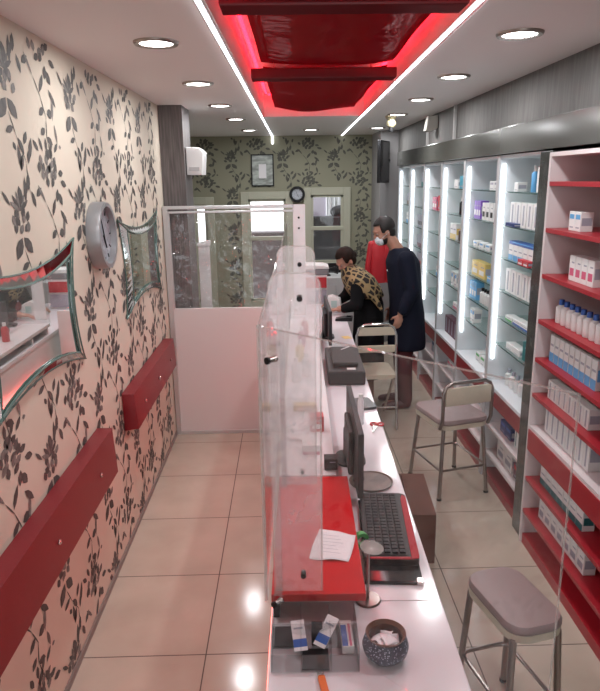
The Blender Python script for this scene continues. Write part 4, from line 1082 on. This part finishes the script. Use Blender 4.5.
mt = Matrix.Rotation(R(-52), 4, 'Z') @ Matrix.Rotation(R(0), 4, 'X')
MB().box(-.28, .28, -.02, .02, -.06, .42, bev=.005, mtx=Matrix.Rotation(R(66), 4, 'Z')).build('casing', M['black'], t)
MB().box(-.265, .265, -.022, -.0205, -.045, .405, mtx=Matrix.Rotation(R(66), 4, 'Z')).build('screen', M['screen'], t)
MB().cyl((.0, .02, .2), (.06, .10, .2), .02).build('mount', M['grey'], t)
# red garment hung on the grey column
t = thing('red_jacket', 'red jacket hanging behind the man in navy', 'jacket', (.93, 6.48, 0))
b = MB(); b.loft([((0, 0, 1.02), .085, .05), ((.0, 0, 1.2), .085, .055), ((0, 0, 1.38), .09, .05), ((0, 0, 1.45), .05, .035), ((0, 0, 1.48), .02, .02)], 16)
b.build('body', M['redp'], t, True)
for s in (-1, 1): MB().chain([((s*.07, 0, 1.41), .035), ((s*.10, -.01, 1.2), .032), ((s*.105, -.01, 1.04), .028)]).build('sleeve', M['redp'], t, True)
m = MB().tube([(0, 0, 1.47), (0, 0, 1.55), (.0, .02, 1.56), (0, .03, 1.54)], .004, 6); m.build('hanger_hook', M['chrome'], t)
t2 = thing('coat_stand', 'thin metal coat stand carrying the red jacket', 'coat stand', (.93, 6.70, 0))
MB().lathe([(.15, 0), (.15, .015), (.02, .03)], n=24).build('base', M['grey'], t2, True); MB().cyl((0, 0, .03), (0, 0, 1.62), .012).build('pole', M['grey'], t2, True)
MB().cyl((0, -.19, 1.565), (0, 0, 1.58), .006).build('arm', M['grey'], t2, True)

# beyond the back windows
tb = BY + 1.1
m = MB()
pts = [(.62 + i*.02, tb + .03*math.sin(i*1.9)) for i in range(24)]
pr = pts + [(x, y + .01) for x, y in pts[::-1]]
tag(m.prism(pr, 'z', .2, 2.5).build('curtain', M['curtain'], None), 'white pleated curtain seen through the right back window', 'curtain')
tag(MB().box(.28, .62, tb + .08, tb + .12, 0, 2.6).build('partition_board', M['lilac']), 'lilac wall panel seen through the right back window', 'panel')
t = thing('sideboard', 'dark furniture seen through the lower right back window', 'furniture', (.60, BY + .8, 0))
MB().box(-.35, .40, -.15, .15, 0, 1.52, bev=.02).build('body', M['darkout'], t); MB().ball((.20, 0, 1.58), .12, n=10, sc=(1.2, .8, .8)).build('cushion', M['darkout'], t, True)
t = thing('cupboard', 'dull dark cupboard seen through the middle back window', 'furniture', (-.25, BY + .9, 0))
MB().box(-.5, .35, -.15, .15, 0, 1.30, bev=.02).build('body', mat('dull_mauve', (.14, .11, .12), .7), t)
MB().box(-.12, .34, -.151, -.16, .2, 1.2).build('door', MATS['dull_mauve'], t)

# ================================================================== PEOPLE
def hand(b, wrist, d, up, side, s=1.0, curl=.5, mi=0):
    """palm + four fingers + thumb; d = direction of the fingers, up = back of the hand, side = toward the thumb"""
    w = Vector(wrist); d = Vector(d).normalized(); up = Vector(up).normalized(); sd = Vector(side).normalized()
    pc = w + d*.048*s
    rot = Matrix((sd, d, up)).transposed().to_4x4()
    b.ball(pc, .05*s, mi, 8, (.82, 1.0, .36), rot)
    for k, (o, l) in enumerate([(.030, .072), (.010, .080), (-.011, .074), (-.030, .058)]):
        p = pc + sd*o*s + d*.032*s; a = 0; js = [(p, .0098*s)]
        for f in (.45, .32, .23):
            a += curl*.55
            p = p + (d*math.cos(a) - up*math.sin(a))*l*f*s*1.0
            js.append((p, (.0092 - .0012*len(js))*s))
        b.chain(js, mi, 8)
    p = w + d*.022*s + sd*.028*s; q = p + (sd*.75 + d*.55 - up*.2).normalized()*.034*s; r = q + (d*.85 + sd*.25 - up*.35).normalized()*.028*s
    b.chain([(p, .013*s), (q, .0105*s), (r, .0088*s)], mi, 8)

def head(b, c, yaw, pitch, s=1.0):
    """skull, jaw, nose, ears, brow, neck handled by the caller; faces -x before yaw/pitch (pitch > 0 looks down)"""
    Mx = Matrix.Translation(c) @ Matrix.Rotation(yaw, 4, 'Z') @ Matrix.Rotation(-pitch, 4, 'Y')
    def P(x, y, z): return Mx @ Vector((x*s, y*s, z*s))
    rt = Mx.to_3x3().to_4x4()
    b.ball(P(.006, 0, .028), .088*s, 0, 12, (1.08, .86, .98), rt)
    b.ball(P(-.030, 0, -.030), .062*s, 0, 12, (.95, .92, 1.15), rt)
    b.ball(P(-.055, 0, -.085), .026*s, 0, 8, (1, 1.2, .9), rt)
    b.chain([(P(-.086, 0, .022), .008*s), (P(-.100, 0, -.012), .013*s)])
    b.ball(P(-.080, 0, .038), .020*s, 0, 8, (.8, 2.3, .55), rt)
    b.ball(P(-.084, 0, -.048), .014*s, 0, 8, (.8, 1.5, .7), rt)
    for q in (-1, 1):
        b.ball(P(.004, q*.078, -.004), .026*s, 0, 8, (.75, .32, 1.25), rt)
        b.ball(P(-.058, q*.038, -.022), .026*s, 0, 8, (.9, .8, 1), rt)
    return P, rt
def eyes(P, rt, parent, s=1.0):
    for q in (-1, 1):
        MB().ball(P(-.0785, q*.031, .014), .0092*s, 0, 8, (1, 1.2, .6), rt).ball(P(-.0855, q*.031, .013), .006*s, 1, 8, (.6, 1, 1), rt).build('eye', [mat('eye_white', (.40, .36, .33), .4), M['hair']], parent, True)

# ---- the man in navy
man = thing('person', 'man in a dark navy tunic and white face mask standing by the lit cabinets', 'person', (1.045, 5.62, 0))
b = MB()
hc = (-.19, 0, 1.60)
P, rt = head(b, hc, R(14), R(22), .97)
b.chain([((-.045, 0, 1.40), .062), ((-.105, 0, 1.50), .055), (P(.01, 0, -.03), .056)])
b.loft([((.03, 0, .86), .12, .165), ((.02, 0, .98), .105, .15), ((.0, 0, 1.12), .105, .155), ((-.02, 0, 1.30), .11, .175), ((-.035, 0, 1.40), .08, .14), ((-.045, 0, 1.44), .05, .08)])
for q in (-1, 1):
    b.chain([((.03, q*.09, .88), .085), ((.0, q*.095, .50), .058), ((.02, q*.10, .10), .040), ((.0, q*.10, .045), .040)])
    b.chain([((.02, q*.10, .035), .036), ((-.10, q*.11, .030), .034), ((-.17, q*.115, .025), .024)])
    b.chain([((-.03, q*.17, 1.375), .055), ((.03, q*.215, 1.12), .043), ((-.06, q*.20, .915), .030)])
    hand(b, (-.065, q*.20, .90), (-.25, 0, -.95), (.4, q*.9, -.1), (-.92, 0, .25), .95, .5)
body = remesh(b.build('body', M['skin'], man, True), .0075, 3)
eyes(P, rt, man, .97)
b = MB()      # tunic
b.loft([((.035, 0, .56), .17, .20), ((.035, 0, .62), .172, .205), ((.03, 0, .88), .155, .205), ((.015, 0, 1.02), .145, .195), ((-.005, 0, 1.2), .15, .20), ((-.02, 0, 1.34), .15, .205), ((-.035, 0, 1.42), .11, .165), ((-.052, 0, 1.465), .070, .09)], 24)
for q in (-1, 1): b.chain([((-.02, q*.165, 1.375), .078), ((.035, q*.218, 1.12), .062), ((-.04, q*.208, .945), .050)])
remesh(b.build('tunic', M['navy'], man, True), .012, 4)
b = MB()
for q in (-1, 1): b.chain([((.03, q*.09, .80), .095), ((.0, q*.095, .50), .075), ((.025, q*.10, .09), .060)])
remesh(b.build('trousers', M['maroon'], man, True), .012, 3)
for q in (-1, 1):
    sh = MB(); sh.chain([((.03, q*.10, .048), .046), ((-.08, q*.11, .040), .040), ((-.17, q*.115, .032), .031)]); o = remesh(sh.build('shoe', mat('red_reflection_shoe', (.07, .008, .012), .4), man, True), .008, 2)  # shoes carry the same red screen reflection painted into their colour
def hair(parent, P, rt, s, m, long=False):
    b = MB()
    b.ball(P(.018, 0, .046), .096*s, 0, 14, (1.06, .90, .98), rt)
    b.ball(P(.045, 0, -.01), .066*s, 0, 10, (.9, 1.12, 1.15), rt)
    for q in (-1, 1): b.ball(P(-.002, q*.066, .03), .026*s, 0, 8, (.8, .55, 1.2), rt)
    if long: b.ball(P(.075, 0, -.0), .052*s, 0, 10, (1.1, 1.1, 1.0), rt)
    bm = b.bm
    inv = (Matrix.Translation(P(0, 0, 0)) @ rt).inverted()
    # carve the face opening
    dele = [v for v in bm.verts if (lambda q: q.x < -.052*s and q.z < .070*s)(inv @ v.co)]
    bmesh.ops.delete(bm, geom=dele, context='VERTS')
    o = b.build('hair', m, parent, True)
    so = o.modifiers.new('s', 'SOLIDIFY'); so.thickness = .004
    return o
hair(man, P, rt, .97, M['hair'])
b = MB(); s = .97     # short beard along the jaw, then the mask
b.ball(P(-.034, 0, -.045), .064*s, 0, 12, (.97, .97, 1.0), rt)
inv = (Matrix.Translation(P(0, 0, 0)) @ rt).inverted()
bmesh.ops.delete(b.bm, geom=[v for v in b.bm.verts if (inv @ v.co).z > -.03*s], context='VERTS')
b.build('beard', M['hair'], man, True)
b = MB(); b.ball(P(-.056, 0, -.050), .053*s, 0, 12, (.98, 1.1, .98), rt)
bmesh.ops.delete(b.bm, geom=[v for v in b.bm.verts if (inv @ v.co).x > -.050*s], context='VERTS')
o = b.build('face_mask', M['mask'], man, True); so = o.modifiers.new('s', 'SOLIDIFY'); so.thickness = .003
b = MB()
for q in (-1, 1): b.tube([P(-.055, q*.054, -.03), P(-.02, q*.078, -.012), P(.012, q*.086, .0)], .0016, 6)
b.build('mask_loop', M['mask'], man)
MB().box(-.002, .0, -.02, .02, 0, .012).build('name_badge', M['mask'], man, False, (-.168, -.08, 1.27))

# ---- the woman in black leaning over the counter
wo = thing('person', 'woman in black with a leopard-print scarf bending over the counter', 'person', (.72, 5.70, 0))
b = MB()
hc = (-.19, -.02, 1.345)
P, rt = head(b, hc, R(28), R(38), .92)
b.chain([((-.12, 0, 1.22), .06), ((-.165, -.01, 1.27), .048), (P(.01, 0, -.03), .05)])
b.loft([((.03, 0, .82), .125, .17), ((.02, 0, .95), .10, .14), ((-.03, 0, 1.07), .10, .145), ((-.09, 0, 1.18), .10, .16), ((-.12, 0, 1.24), .07, .12)])
for q in (-1, 1):
    b.chain([((.03, q*.09, .84), .088), ((.01, q*.09, .46), .056), ((.03, q*.09, .09), .038)])
    b.chain([((.03, q*.09, .035), .034), ((-.08, q*.10, .030), .032), ((-.14, q*.10, .025), .022)])
b.chain([((-.10, -.15, 1.17), .050), ((-.12, -.23, .98), .040), ((-.27, -.24, .955), .027)])
hand(b, (-.275, -.24, .955), (-1, .05, -.12), (0, 0, 1), (0, 1, 0), .88, .55)
b.chain([((-.10, .15, 1.17), .050), ((-.16, .20, 1.0), .040), ((-.28, .10, .955), .027)])
hand(b, (-.285, .10, .955), (-1, -.1, -.12), (0, 0, 1), (0, -1, 0), .88, .55)
remesh(b.build('body', M['skin'], wo, True), .0075, 3)
eyes(P, rt, wo, .92)
b = MB()
b.loft([((.02, 0, .28), .15, .215), ((.02, 0, .60), .145, .21), ((.02, 0, .84), .135, .205), ((.02, 0, .96), .135, .17), ((-.03, 0, 1.08), .14, .18), ((-.085, 0, 1.19), .13, .19), ((-.12, 0, 1.25), .09, .13)], 24)
b.chain([((-.095, -.15, 1.17), .070), ((-.115, -.235, .985), .056), ((-.225, -.243, .96), .042)])
b.chain([((-.095, .15, 1.17), .070), ((-.155, .205, 1.0), .056), ((-.24, .13, .96), .042)])
remesh(b.build('dress', M['blackcloth'], wo, True), .012, 4)
hair(wo, P, rt, .92, M['brownhair'], True)
b = MB()   # scarf lying over shoulders and back, longer corner to the right
b.loft([((.0, -.01, 1.035), .155, .215), ((-.035, -.01, 1.10), .165, .225), ((-.085, -.01, 1.20), .150, .220), ((-.125, -.005, 1.265), .11, .15), ((-.165, 0, 1.305), .072, .085)], 28, caps=False)
b.chain([((.02, -.20, 1.07), .035), ((.08, -.21, .98), .022), ((.115, -.215, .92), .010)])
o = b.build('scarf', M['leopard'], wo, True); so = o.modifiers.new('s', 'SOLIDIFY'); so.thickness = .006
